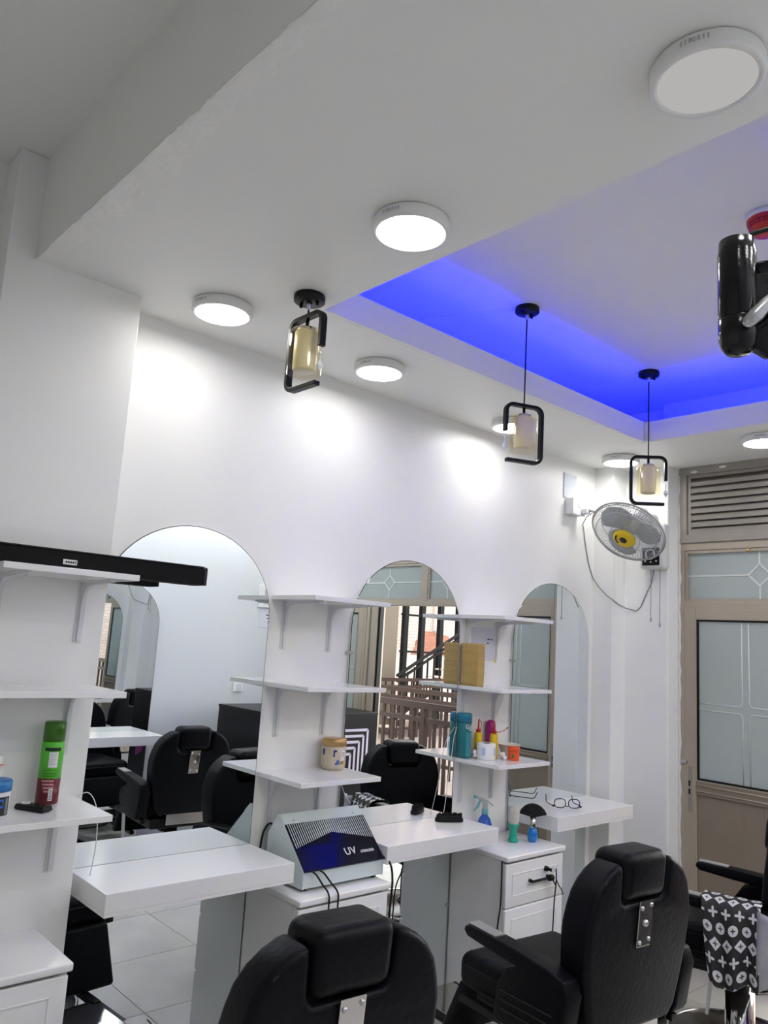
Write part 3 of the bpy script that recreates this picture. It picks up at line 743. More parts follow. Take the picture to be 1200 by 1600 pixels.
# ---------------------------------------------------------------- wall fan
def fan():
    t = thing('wall_fan', (3.99, -.325, 2.16), 'white wall fan with wire guard and yellow hub', 'fan')
    bx = obj('wall_box', B(-.075, 0, -.085, .075, 0, .27), 'fan_white', t, bevel=.018, seg=4)
    obj('control_panel', B(-.0765, -.074, -.055, .055, .02, .125), 'black', bx, bevel=.001)
    obj('dial', MB().tube([(-.085, .028 * math.cos(k * PI / 10), .085 + .028 * math.sin(k * PI / 10)) for k in range(20)], .005, 6, closed=True), 'fan_white', bx)
    for yy, zz in ((-.035, .045), (0, .04), (.035, .045)): obj('print_mark', B(-.0772, -.0765, yy - .005, yy + .005, zz - .004, zz + .004), 'white_plastic', bx)
    n = Vector((-.67, .007, -.742)).normalized()
    e1 = Vector((0, 1, 0)); e1 = (e1 - n * e1.dot(n)).normalized(); e2 = n.cross(e1)
    cl = Vector((3.66, -.325, 2.345)) - Vector((3.99, -.325, 2.16))
    mx = Matrix(((e1.x, e2.x, n.x, cl.x), (e1.y, e2.y, n.y, cl.y), (e1.z, e2.z, n.z, cl.z), (0, 0, 0, 1)))
    # motor behind the guard
    obj('motor_housing', MB().lathe([(.0001, -.20), (.045, -.195), (.062, -.17), (.066, -.10), (.06, -.06), (.04, -.05), (.0001, -.05)], 24, cap=False).xf(mx), 'fan_white', t)
    vn = MB()
    for k in range(16):
        a = k * PI / 8; vn.bar((.066 * math.cos(a), .066 * math.sin(a), -.155), (.067 * math.cos(a), .067 * math.sin(a), -.10), .006, .003, (math.cos(a), math.sin(a), 0))
    obj('motor_vents', vn.xf(mx), 'grey_plastic', t)
    back = mx @ Vector((0, 0, -.13))
    obj('neck', MB().tube([(-.03, 0, .25), (-.05, 0, .30), tuple(back + Vector((.04, 0, .02))), tuple(back)], [.035, .032, .03, .03], 14), 'fan_white', t)
    obj('tilt_knob', MB().sphere((-.02, .0, .285), .014, 10, 8), 'steel', t)
    Rg = .213
    rings = MB()
    for rr, zz, th in ((Rg, 0, .0055), (Rg - .006, .012, .003), (.175, .045, .0022), (.09, .06, .0022), (.175, -.04, .0022), (.09, -.055, .0022)):
        rings.tube([(rr * math.cos(k * PI / 24), rr * math.sin(k * PI / 24), zz) for k in range(48)], th, 6, closed=True)
    obj('guard_ring', rings.xf(mx), 'fan_grey', t)
    wr = MB()
    for k in range(84):
        a = 2 * PI * k / 84; ca, sa = math.cos(a), math.sin(a)
        wr.tube([(Rg * ca, Rg * sa, .0), (.197 * ca, .197 * sa, .028), (.15 * ca, .15 * sa, .052), (.055 * ca, .055 * sa, .062)], .0015, 4)
        wr.tube([(Rg * ca, Rg * sa, .0), (.197 * ca, .197 * sa, -.026), (.15 * ca, .15 * sa, -.047), (.05 * ca, .05 * sa, -.056)], .0015, 4)
    obj('guard_wires', wr.xf(mx), 'fan_grey', t)['kind'] = 'stuff'
    for k in range(3):
        a0 = k * 2 * PI / 3 + .5; vs = []; nr, na = 9, 7
        for i in range(nr):
            f = i / (nr - 1); r = .035 + .155 * f; wid = .42 + .42 * math.sin(PI * min(1, f * .62 + .1))
            for j in range(na):
                g = j / (na - 1) - .5
                a = a0 + g * wid * 1.9 + .35 * f
                rr = r - .045 * f * (2 * g) ** 2
                vs.append((rr * math.cos(a), rr * math.sin(a), g * .045 * (1 - .4 * f)))
        fs = [(i * na + j, (i + 1) * na + j, (i + 1) * na + j + 1, i * na + j + 1) for i in range(nr - 1) for j in range(na - 1)]
        o = obj('blade', MB().add(vs, fs, True).xf(mx), 'fan_blade', t); o.modifiers.new('thick', 'SOLIDIFY').thickness = .002
    hb = obj('hub_cap', MB().lathe([(.0001, .076), (.025, .076), (.040, .073), (.050, .074), (.062, .068), (.066, .060), (.0001, .058)], 32, cap=False).xf(mx), 'yellow_hub', t, label='yellow plastic hub badge')
    obj('hub_print', MB().lathe([(.0001, .0772), (.020, .0772), (.022, .0765)], 20, cap=False).xf(mx), 'ink', hb)
    pr_ = MB()
    for k in range(6):
        a = -.9 + k * .24; pr_.sphere(((.045) * math.cos(a), (.045) * math.sin(a), .0755), .006, 8, 5, (1, 1, .2))
    obj('hub_print', pr_.xf(mx), 'ink', hb)
    for yy, L in ((.012, .285), (-.045, .315)):
        cdd = obj('pull_cord', MB().tube([(-.05, yy, .0), (-.05, yy, -L)], .0019, 6), 'cord_grey', t)
        obj('cord_end', MB().lathe([(.003, -L), (.006, -L - .006), (.006, -L - .022), (.003, -L - .025)], 10, (-.05, yy, 0)), 'fan_grey', cdd)
fan()
# blank plate, socket and lead
t = thing('blank_plate', (3.565, .015, 2.555), 'pale blue blank cover plate above the wall socket', 'plate')
obj('plate', B(-.062, .066, -.008, 0, 0, .150), 'pale_blue_print' if False else 'card_white', t, bevel=.002)
for x in (-.045, .05): obj('screw', MB().sphere((x, -.009, .135), .004, 8, 5, (1, .4, 1)), 'steel', t)
t = thing('wall_socket', (3.60, .015, 2.455), 'white wall socket box with plug near the far corner', 'socket')
obj('box', B(-.075, .05, -.05, 0, 0, .095), 'white_plastic', t, bevel=.004)
obj('face_plate', B(-.078, .053, -.060, -.0505, -.002, .097), 'white_plastic', t, bevel=.003)
obj('switch', B(-.02, .0, -.064, -.060, .045, .065), 'white_plastic', t, bevel=.001)
pg = obj('plug', B(.005, .045, -.10, -.0605, .008, .04), 'white_plastic', t, bevel=.006)
obj('plug_neck', MB().tube([(.025, -.10, .028), (.05, -.125, .028)], [.009, .005], 8), 'grey_plastic', pg)
wire = [(3.655, -.11, 2.483), (3.688, -.03, 2.46), (3.70, .006, 2.42), (3.723, .011, 2.378), (3.735, .011, 2.32), (3.75, .011, 2.27), (3.778, .011, 2.188), (3.828, .010, 2.10), (3.834, -.03, 2.045), (3.834, -.09, 1.99), (3.834, -.124, 1.97), (3.91, -.124, 1.945), (3.975, -.130, 1.93), (3.984, -.194, 1.915), (3.985, -.222, 1.94), (3.985, -.245, 1.99), (3.984, -.29, 2.08), (3.984, -.31, 2.17)]
tag(obj('fan_lead', MB().tube(wire, .0026, 6), 'cord_grey'), 'thin grey lead looping from the socket to the wall fan', 'cable')

# ---------------------------------------------------------------- soundbar
t = thing('soundbar', (.565, -.185, 1.7885), 'long black soundbar on the topmost left shelf, overhanging it', 'soundbar')
sb_poly = [(-.040, .002), (-.040, .060), (-.034, .066), (.040, .066), (.046, .06), (.046, .002)]
obj('body', MB().prism(sb_poly, -.455, .470, 'x'), 'black_matt', t, bevel=.002)
obj('end_cap', MB().prism(sb_poly, .4705, .485, 'x'), 'black_gloss', t, bevel=.003)
obj('end_cap', MB().prism(sb_poly, -.47, -.4555, 'x'), 'black_gloss', t, bevel=.003)
obj('top_trim', B(-.455, .470, -.041, -.034, .0635, .0675), 'black_gloss', t)
bdg = obj('badge', B(-.022, .022, -.0415, -.040, .022, .038), 'white_plastic', t, bevel=.0008)
mk = MB()
for k in range(4): mk.lathe([(.0035, 0), (.0035, .0006)], 10, (-.012 + k * .0075, -.0421, .030), 'y')
mk.box(.016, .019, -.0421, -.0415, .024, .036); obj('badge_mark', mk, 'ink', bdg)
for x in (-.2, .05): obj('foot', B(x - .02, x + .02, -.03, .03, 0, .002), 'black', t)

# ---------------------------------------------------------------- left shelf goods
Z1 = 1.0893
def can(name, loc, lab, cat, r, h, seg=32): pass
t = thing('spray_can', (.600, -.185, Z1), 'green spray can with dark green cap and maroon base on left shelf', 'spray can')
r = .033
obj('body', MB().lathe([(.030, 0), (r, .004), (r, .075)], 36), 'maroon', t)
obj('upper_body', MB().lathe([(r, .0752), (r, .178), (r - .003, .184)], 36), 'green_can', t)
obj('cap', MB().lathe([(r - .001, .184), (r - .001, .236), (r - .004, .241), (.0001, .2405)], 36), 'green_cap', t)
obj('dark_band', cyl_patch(r + .0004, -2.6, -1.15, .156, .166), 'ink', t)
lb = obj('label_sticker', cyl_patch(r + .0005, -2.15, -1.35, .108, .153), 'paper_white', t)
for k in range(7): obj('print_line', cyl_patch(r + .0008, -2.05, -1.45 - .12 * (k % 3), .146 - k * .0048, .1472 - k * .0048), 'grey_plastic', lb)
for k in range(3): obj('print_line', cyl_patch(r + .0006, -2.6, -1.3, .0985 - k * .008, .1 - k * .008), 'green_cap', t)
for k in range(4): obj('print_line', cyl_patch(r + .0006, -2.6 + .1 * k, -1.5, .066 - k * .010, .0715 - k * .010), 'pink_print', t)
bc = obj('barcode', cyl_patch(r + .0007, -1.85, -1.5, .012, .046), 'paper_white', t)
for k in range(7): obj('barcode_bar', cyl_patch(r + .001, -1.8, -1.55, .015 + k * .0042, .0168 + k * .0042), 'ink', bc)
t = thing('cream_tub', (.402, -.315, Z1), 'white tub with blue screw lid and black label on left shelf', 'tub')
obj('body', MB().lathe([(.040, 0), (.044, .004), (.046, .075)], 40), 'tub_white', t)
obj('lid', MB().lathe([(.047, .074), (.047, .098), (.044, .102), (.0001, .1015)], 40), 'tub_lid', t)
lb = obj('label_band', cyl_patch(.0468, -2.3, -.75, .012, .062, 16), 'ink', t)
obj('label_box', cyl_patch(.0472, -2.0, -1.2, .033, .056), 'mid_blue', lb)
obj('label_box', cyl_patch(.0475, -1.9, -1.25, .040, .050), 'ink', lb)
for k in range(3): obj('print_line', cyl_patch(.0473, -1.05 + k * .07, -1.02 + k * .07, .015, .058), 'grey_plastic', lb)
t = thing('lotion_bottle', (.44, -.168, Z1), 'white bottle with orange-lined cap behind the blue-lidded tub', 'bottle')
obj('body', MB().lathe([(.028, 0), (.03, .004), (.03, .105), (.024, .115)], 30), 'tub_white', t)
obj('cap', MB().lathe([(.024, .115), (.025, .118), (.025, .142), (.022, .146), (.0001, .146)], 30), 'white_plastic', t)
obj('cap_ring', MB().lathe([(.0252, .117), (.0256, .119), (.0252, .121)], 30, cap=False), 'orange', t)
obj('print_line', cyl_patch(.0303, -2, -.9, .075, .078), 'ink', t)
t = thing('remote_control', (.533, -.270, Z1), 'small black remote control lying on the left shelf', 'remote', rz=math.radians(-62))
obj('body', MB().prism([(-.055, .003), (-.048, 0), (.048, 0), (.056, .006), (.05, .018), (-.05, .016)], -.019, .019, 'y'), 'black', t, bevel=.003, seg=3)
obj('button_ring', MB().tube([(-.03 + .011 * math.cos(k * PI / 10), .011 * math.sin(k * PI / 10), .0172) for k in range(20)], .0028, 6, closed=True), 'white_plastic', t)
for k in range(6): obj('button', MB().lathe([(.004, .016), (.0035, .0185)], 10, (.0 + (k // 2) * .014, -.008 + (k % 2) * .016, 0)), 'black_gloss', t)

# ---------------------------------------------------------------- middle shelf jar
t = thing('cream_jar', (1.822, -.052, 1.0985), 'clear jar of cream scrub with gold lid on the shelf', 'jar')
r = .0515
obj('body', MB().lathe([(.043, 0), (.049, .006), (r, .02), (r, .092), (.047, .097)], 40), 'jar_cream', t)
obj('lid', MB().lathe([(.050, .096), (.0515, .098), (.0515, .120), (.048, .125), (.0001, .1245)], 40), 'gold_lid', t)
A0 = -2.25
def patch(a0, a1, z0, z1, m, p): return obj('label_patch', cyl_patch(r + .0006, a0, a1, z0, z1), m, p)
lb = patch(A0 + .62, A0 + 1.05, .04, .084, 'paper_white', t)
for k in range(2): obj('print_line', cyl_patch(r + .001, A0 + .68, A0 + .98 - k * .08, .067 - k * .009, .073 - k * .009), 'grey_plastic', lb)
patch(A0 - .02, A0 + .26, .074, .082, 'navy', t); patch(A0 - .02, A0 + .1, .055, .082, 'navy', t); patch(A0 + .25, A0 + .48, .024, .042, 'mid_blue', t); patch(A0 + .14, A0 + .24, .024, .030, 'navy', t)
patch(A0 + .55, A0 + .95, .026, .038, 'gold_lid', t); patch(A0 - 1.05, A0 - .8, .06, .085, 'navy', t)

# ---------------------------------------------------------------- right shelves goods
t = thing('paper_pack', (2.671, -.058, 1.4485), 'golden brown paper towel pack standing on the middle shelf beside the mirror', 'paper pack')
vs = []; fs = []; nz, na = 15, 32
for k in range(nz):
    f = k / (nz - 1)
    for q in range(na):
        a = 2 * PI * q / na; ca, sa = math.cos(a), math.sin(a)
        cr = 1 - .03 * (abs(2 * f - 1) ** 8)
        wob = 1 + .016 * math.sin(k * 2.3 + 2 * math.sin(a)) * (1 if 0 < k < nz - 1 else 0) + random.uniform(-.006, .006)
        vs.append((.0295 * cr * wob * math.copysign(abs(ca) ** .22, ca), .0570 * cr * math.copysign(abs(sa) ** .22, sa), .208 * f))
for k in range(nz - 1):
    for q in range(na): fs.append((k * na + q, k * na + (q + 1) % na, (k + 1) * na + (q + 1) % na, (k + 1) * na + q))
fs += [tuple(range(na))[::-1], tuple(range((nz - 1) * na, nz * na))]
obj('wrapper', MB().add(vs, fs, True), 'gold_paper', t)
obj('wrapper_fold', MB().tube([(-.0292, -.0545, .004 + .2 * k / 12 ) for k in range(13)], .0012, 5), 'gold_lid', t)
t = thing('notice_paper', (2.845, .0145, 1.575), 'lilac notice sheet taped to the wall behind the gold pack', 'paper')
obj('sheet', B(-.11, .09, -.0015, -.0005, 0, .165), 'paper', t)
for x, z in ((.085, .004), (.085, .158)): obj('tape', B(x - .008, x + .010, -.0025, -.0015, z - .014, z + .012), 'tape', t)
for k, (x, z, wd) in enumerate(((.015, .105, .02), (.012, .085, .014), (.045, .105, .012))): obj('print_mark', B(x, x + wd, -.0022, -.0015, z, z + .006), 'navy', t)

Z3 = 1.0985
t = thing('teal_can', (2.669, -.023, Z3), 'tall teal spray can with blue cap on the crowded shelf', 'spray can')
r = .036
obj('body', MB().lathe([(.033, 0), (r, .004), (r, .166), (r - .002, .171)], 36), 'teal', t)
obj('cap', MB().lathe([(r + .001, .170), (r + .001, .209), (r - .002, .215), (.0001, .2145)], 36), 'teal_cap', t)
lb = obj('label_panel', cyl_patch(r + .0004, -2.1, -.9, .012, .122, 14), 'teal_label', t)
for k in range(12): obj('print_line', cyl_patch(r + .0007, -2.0, -1.05 - .1 * (k % 3), .114 - k * .0082, .1158 - k * .0082), 'teal', lb)
cyl_text('Golf', .026, r, -1.62, .150, 'paper_white', t)
obj('print_line', cyl_patch(r + .0007, -1.65, -1.25, .134, .139), 'paper_white', t)
def nozzle_bottle(x, y, lab, tilt, loose=False):
    t = thing('squeeze_bottle', (x, y, Z3), lab, 'bottle', 'yellow oil bottles')
    obj('body', MB().lathe([(.017, 0), (.020, .003), (.020, .112), (.017, .119), (.010, .121)], 28), 'yellow', t)
    c = obj('nozzle', MB().lathe([(.0125, .120), (.0125, .133), (.005, .138), (.0035, .178), (.0025, .181)], 16), 'red', t)
    if loose: pts = [(.010, 0, .127), (.04, -.005, .126), (.065, -.01, .134), (.09, -.012, .147)]
    else: pts = [(.010, 0, .130), (.019, -.002, .147), (.017, -.002, .168), (.004, 0, .180)]
    obj('strap', MB().tube(pts, .0018, 6), 'red', c); obj('stopper', MB().sphere(pts[-1], .0045, 8, 6), 'red', c)
    lb = obj('print_mark', cyl_patch(.0193, -2.9, -2.6, .035, .055), 'ink', t)
nozzle_bottle(2.768, -.03, 'yellow oil bottle with red nozzle, capped, behind the toilet roll', 0)
nozzle_bottle(2.812, -.095, 'yellow oil bottle with red nozzle and its cap strap hanging loose', 0, True)
t = thing('magenta_bottle', (2.879, -.016, Z3), 'rounded magenta bottle at the back of the crowded shelf', 'bottle')
obj('body', MB().lathe([(.020, 0), (.025, .004), (.025, .118)], 30), 'magenta', t)
obj('dome_cap', MB().lathe([(.0255, .118), (.0255, .150), (.022, .167), (.012, .176), (.0001, .178)], 30, cap=False), 'magenta', t)
t = thing('toilet_roll', (2.752, -.098, Z3), 'white toilet paper roll at the front of the crowded shelf', 'toilet roll')
obj('roll', MB().lathe([(.018, .001), (.044, 0), (.0465, .004), (.0465, .074), (.044, .078), (.018, .076)], 40, cap=False), 'tissue', t)
obj('core', MB().lathe([(.018, .001), (.018, .0765)], 20, cap=False), 'tissue_core', t)
for a0 in (-2.9, -1.55): obj('print_mark', cyl_patch(.0469, a0, a0 + .38, .022, .058), 'pale_blue_print', t)
t = thing('foam_bowl', (2.952, -.078, Z3), 'cream foam bowl behind the orange tub', 'bowl')
obj('body', MB().lathe([(.0001, .002), (.030, 0), (.034, .006), (.054, .058), (.060, .060), (.060, .063), (.053, .062), (.031, .008), (.0001, .006)], 36, cap=False), 'bowl', t)
t = thing('orange_tub', (2.872, -.175, Z3), 'small orange gel tub on the crowded shelf', 'tub')
obj('body', MB().lathe([(.026, 0), (.028, .003), (.028, .040), (.0285, .042)], 30), 'orange', t)
obj('lid', MB().lathe([(.0295, .042), (.0295, .062), (.027, .066), (.0001, .0655)], 30), 'orange', t)
for k in range(4): obj('leaf_print', MB().sphere((.0282 * math.cos(-2.75 + k * .1), .0282 * math.sin(-2.75 + k * .1), .018 + .007 * (k % 2)), .006, 8, 6, (.5, .5, 1.2)), 'leaf_green', t)
for x, y, lab in ((2.716, -.06, 'crumpled white tissue tuft beside the teal can'), (2.835, -.14, 'crumpled white tissue tuft beside the orange tub')):
    tg_ = thing('tissue_tuft', (x, y, Z3), lab, 'tissue'); tm_ = MB()
    for k in range(7): tm_.sphere((random.uniform(-.012, .012), random.uniform(-.012, .012), .010 + .022 * random.random()), random.uniform(.007, .012), 8, 6, (1, .8, random.uniform(.8, 1.3)))
    obj('crumple', tm_, 'tissue', tg_)

# ---------------------------------------------------------------- cabinet 3 goods
t = thing('spray_bottle', (2.812, -.055, .7103), 'blue faceted water spray bottle with grey trigger head', 'spray bottle', rz=math.radians(-42))
b = obj('body', MB().lathe([(.030, 0), (.036, .006), (.038, .03), (.036, .07), (.028, .095), (.015, .112), (.014, .118)], 12, smooth=False), 'blue_liquid', t)
obj('collar', MB().lathe([(.0165, .117), (.0165, .138), (.013, .141)], 20), 'aqua', t)
hp = [(-.012, .140), (.012, .140), (.013, .165), (.004, .187), (-.042, .200), (-.046, .188), (-.018, .178), (-.012, .165)]
obj('head', MB().prism(hp, -.010, .010, 'y'), 'grey_plastic', t, bevel=.003)
obj('head_fin', MB().prism([(.004, .187), (-.02, .196), (.04, .160), (.036, .158)], -.007, .007, 'y'), 'grey_plastic', t, bevel=.001)
obj('nozzle', MB().lathe([(.0085, 0), (.0085, .014), (.006, .016)], 12, (-.060, 0, .194), 'x'), 'aqua', t)
obj('trigger', MB().prism([(-.028, .184), (-.018, .182), (-.030, .150), (-.055, .125), (-.058, .129), (-.040, .155)], -.006, .006, 'y'), 'aqua', t, bevel=.002)
t = thing('neck_brush', (2.900, -.166, .7103), 'mint green neck duster brush with pale bristles standing upright', 'brush')
obj('handle', MB().lathe([(.0001, 0), (.022, 0), (.026, .004), (.025, .010), (.018, .026), (.017, .05), (.024, .072), (.029, .080), (.029, .086), (.0001, .086)], 28, cap=False), 'mint', t)
obj('bristles', MB().lathe([(.024, .086), (.027, .10), (.029, .14), (.028, .157), (.022, .163), (.0001, .164)], 36, cap=False), 'bristle', t)
t = thing('fan_brush', (2.990, -.215, .7103), 'black fan-shaped powder brush with blue handle standing upright', 'brush', rz=math.radians(-40))
obj('handle', MB().lathe([(.0001, 0), (.017, 0), (.021, .005), (.0255, .022), (.0255, .038), (.021, .058), (.0175, .066), (.0001, .067)], 28, cap=False), 'blue_plastic', t)
obj('ferrule', MB().lathe([(.0145, .065), (.0155, .070), (.0145, .122)], 24), 'chrome', t)
mb = MB(); n1, n2 = 22, 8; vs = []
out = [(.0, .090), (.018, .092), (.040, .098), (.066, .104), (.068, .108), (.058, .126), (.040, .143), (.020, .152), (.0, .155)]
full = out + [(-x, z) for x, z in out[-2:0:-1]]
vs = []; K = len(full); rings = [(-.020, .55), (-.017, .80), (-.010, .95), (0, 1), (.010, .95), (.017, .80), (.020, .55)]
for dy, s in rings:
    for x, z in full: vs.append((x * (s * .5 + .5), dy, .122 + (z - .122) * (s * .6 + .4)))
fs = [(i * K + k, i * K + (k + 1) % K, (i + 1) * K + (k + 1) % K, (i + 1) * K + k) for i in range(len(rings) - 1) for k in range(K)] + [tuple(range(K))[::-1], tuple(range((len(rings) - 1) * K, len(rings) * K))]
mb.add(vs, fs, True); mb.v = [(x, y, z + .026) for x, y, z in mb.v]; obj('bristles', mb, 'black_bristle', t)

# ---------------------------------------------------------------- desk goods
t = thing('clothes_brush', (2.498, -.105, .8312), 'black oval hair brush lying on the middle desk', 'brush', rz=math.radians(-28))
ov = lambda a, b, n=28: [(a * math.copysign(abs(math.cos(2 * PI * k / n)) ** .6, math.cos(2 * PI * k / n)), b * math.copysign(abs(math.sin(2 * PI * k / n)) ** .6, math.sin(2 * PI * k / n))) for k in range(n)]
obj('handle', MB().prism(ov(.068, .022), 0, .018, 'z', True), 'black', t, bevel=.004, seg=3)
br = MB().prism(ov(.062, .018), .018, .030, 'z', True)
for k in range(150):
    a = random.uniform(0, 2 * PI); q = math.sqrt(random.random()); x, y = .060 * q * math.cos(a), .017 * q * math.sin(a)
    br.bar((x, y, .026), (x * 1.04, y * 1.1, .037 + random.uniform(-.002, .003)), .003, .003)
obj('bristles', br, 'black_bristle', t)
t = thing('eyeglasses', (3.315, -.190, .8312), 'thin black-framed eyeglasses lying upside down on the right desk', 'eyeglasses', rz=math.radians(-38))
def lens(cx):
    pts = []
    for k in range(26):
        a = 2 * PI * k / 26; c, s = math.cos(a), math.sin(a)
        pts.append((cx + .026 * math.copysign(abs(c) ** .75, c), 0, .024 + .0195 * math.copysign(abs(s) ** .72, s)))
    return pts
for cx in (-.033, .033):
    rm = obj('rim', MB().tube(lens(cx), .0022, 6, closed=True), 'black', t)
    me = MB().add(lens(cx), [tuple(range(26))]); obj('lens', me, 'clear_lens', rm)
obj('bridge', MB().tube([(-.009, 0, .014), (0, -.002, .010), (.009, 0, .014)], .0024, 6), 'black', t)
for s in (-1, 1):
    obj('hinge', B(s * .058, s * .068, -.002, .006, .008, .016), 'black', t, bevel=.001)
    obj('temple', MB().tube([(s * .067, .004, .012), (s * .069, .06, .010), (s * .066, .105, .008), (s * .064, .118, .012), (s * .062, .130, .038)], .0022, 6), 'black', t)

t.scale = (1.15, 1.15, 1.15)
# ---------------------------------------------------------------- sterilizer
t = thing('uv_sterilizer', (1.729, -.01, .7103), 'pale UV sterilizer cabinet with slanted black front on white drawer cabinet', 'sterilizer')
hw = .195
prof = [(-.10, .012), (-.272, .012), (-.272, .072), (-.095, .243), (-.085, .243), (-.028, .165), (-.028, .012)]
obj('side', MB().prism(prof, -hw - .004, -hw + .002, 'x'), 'ster_white', t, bevel=.001)
obj('side', MB().prism(prof, hw - .002, hw + .004, 'x'), 'ster_white', t, bevel=.001)
ins = [(-.10, .014), (-.262, .022), (-.262, .068), (-.095, .238), (-.087, .238), (-.032, .162), (-.032, .014)]
obj('body', MB().prism(ins, -hw + .002, hw - .002, 'x'), 'ster_white', t)
obj('front_lip', B(-hw + .002, hw - .002, -.270, -.262, .014, .070), 'ster_white', t, bevel=.001)
P0 = Vector((0, -.272, .073)); P1 = Vector((0, -.095, .243)); ev = (P1 - P0); Lh = ev.length; ev.normalize(); en = Vector((0, -ev.z, ev.y))
pm = Matrix(((1, 0, 0, 0), (0, ev.y, en.y, P0.y), (0, ev.z, en.z, P0.z), (0, 0, 0, 1)))
pt = obj('top_strip', MB().box(-hw - .002, hw + .002, Lh * .80, Lh, .0, .004).xf(pm), 'ster_white', t, bevel=.001)
for x in (-.15, .15): obj('screw', MB().sphere((x, Lh * .86, .005), .005, 8, 5, (1, 1, .5)).xf(pm), 'steel', pt)
dp = obj('front_panel', MB().box(-hw - .002, hw + .002, -.004, Lh * .80, .0, .006).xf(pm), 'navy_panel', t, bevel=.001, label='glossy dark panel')
sl = MB(); ns = 38
for k in range(ns):
    x = -hw + .006 + (2 * hw - .012) * k / (ns - 1); f = abs(x / hw)
    wd = .0028 + .0028 * (1 - f) ; lo = Lh * (.575 - .20 * f)
    sl.box(x - wd / 2, x + wd / 2, lo, Lh * .79, .006, .0068)
obj('stripe_print', sl.xf(pm), 'ster_white', dp)
me = text_mesh('UV', .042, bold=.0006, font_space=1.12); me.transform(Matrix.Translation((.048, Lh * .20, .0066))); me.transform(pm); obj('lettering', me, 'paper_white', dp)
me = text_mesh('-STERILIZER', .0150, bold=.0003, font_space=.92); me.transform(Matrix.Translation((.130, Lh * .165, .0066))); me.transform(pm); obj('lettering', me, 'paper_white', dp)
for x in (-.17, .17):
    for y in (-.24, -.06): obj('foot', MB().lathe([(.010, 0), (.012, .012)], 12, (x, y, 0)), 'black', t)
obj('rear_socket', B(-.19, -.15, -.028, -.012, .14, .165), 'black', t, bevel=.002)
# leads
def cable(name, pts, r, m, lab):
    V = [Vector(p) for p in pts]; out = []
    for i in range(len(V) - 1):
        p0, p1, p2, p3 = V[max(0, i - 1)], V[i], V[i + 1], V[min(len(V) - 1, i + 2)]
        for k in range(6):
            u = k / 6; out.append(.5 * ((2 * p1) + (p2 - p0) * u + (2 * p0 - 5 * p1 + 4 * p2 - p3) * u * u + (3 * p1 - p0 - 3 * p2 + p3) * u ** 3))
    out.append(V[-1])
    return tag(obj(name, MB().tube(out, r, 7), m), lab, 'cable')
cable('power_lead', [(1.555, -.288, .79), (1.575, -.300, .775), (1.592, -.318, .745), (1.598, -.353, .716), (1.599, -.356, .66), (1.60, -.356, .40)], .0035, 'black', 'black lead hanging down the cabinet from the sterilizer, left of two')
cable('power_lead', [(1.590, -.288, .79), (1.612, -.300, .775), (1.632, -.318, .745), (1.641, -.353, .716), (1.642, -.356, .66), (1.643, -.356, .40)], .0035, 'black', 'black lead hanging down the cabinet from the sterilizer, right of two')
cable('power_lead', [(1.925, -.28, .79), (1.945, -.305, .765), (1.952, -.315, .70), (1.946, -.315, .60), (1.958, -.30, .50)], .0045, 'black', 'thick black lead dropping from the right corner of the sterilizer')
cable('power_lead', [(1.990, -.06, .77), (1.993, -.06, .70), (2.01, -.07, .62), (2.0, -.07, .52), (2.03, -.08, .42), (2.02, -.08, .34)], .0035, 'black', 'black lead hanging under the left end of the middle desk')
cable('power_lead', [(1.565, -.035, .885), (1.555, -.012, .90), (1.540, .004, .87), (1.53, .006, .80), (1.53, .006, .715)], .004, 'black', 'black lead looping behind the sterilizer up its left corner')
cable('clipper_cord', [(2.985, -.362, .62), (2.975, -.372, .575), (2.972, -.365, .47), (2.970, -.362, .36), (2.945, -.37, .27), (2.92, -.38, .20)], .0032, 'black', 'black clipper cord hanging from the cabinet handle')
cable('clipper_cord', [(2.984, -.368, .57), (3.0, -.37, .545), (3.02, -.37, .525), (3.035, -.37, .50)], .0026, 'black', 'short loose cord end beside the cabinet handle')
cable('power_lead', [(2.632, -.318, .69), (2.630, -.32, .58), (2.628, -.32, .50), (2.60, -.33, .42), (2.59, -.33, .30), (2.59, -.335, .20)], .0036, 'black', 'black lead running down the front corner of the brush cabinet')
cable('white_cord', [(2.632, -.006, 1.245), (2.618, -.012, 1.225), (2.595, -.022, 1.185), (2.575, -.03, 1.10), (2.56, -.03, 1.0), (2.545, -.035, .92), (2.525, -.04, .832)], .0015, 'white_plastic', 'thin white cord hanging from the teal can to the middle desk')
cable('white_cord', [(1.893, -.02, 1.075), (1.90, -.02, 1.03), (1.92, -.03, .98), (1.935, -.05, .95)], .0015, 'white_plastic', 'thin white cord below the jar shelf')
cable('white_cord', [(.69, -.13, 1.07), (.735, -.16, 1.105), (.755, -.20, 1.06), (.77, -.19, .95), (.775, -.16, .85)], .0015, 'white_plastic', 'thin white cord under the lowest left shelf')
cable('thin_cord', [(3.30, -.02, .765), (3.31, -.01, .70), (3.33, -.008, .62), (3.36, -.006, .56)], .0016, 'black', 'thin dark cord hanging below the right desk')
tie = thing('cord_wrap', (2.95, -.358, .572), 'black cord knot wrapped round the cabinet handle', 'cable tie')
obj('wrap', MB().lathe([(.013, -.014), (.015, -.008), (.015, .008), (.013, .014)], 14, (0, 0, .012), 'x').tube([(.012, -.006, .0), (.02, -.012, -.018), (.03, -.012, -.008)], .004, 6), 'black', tie)

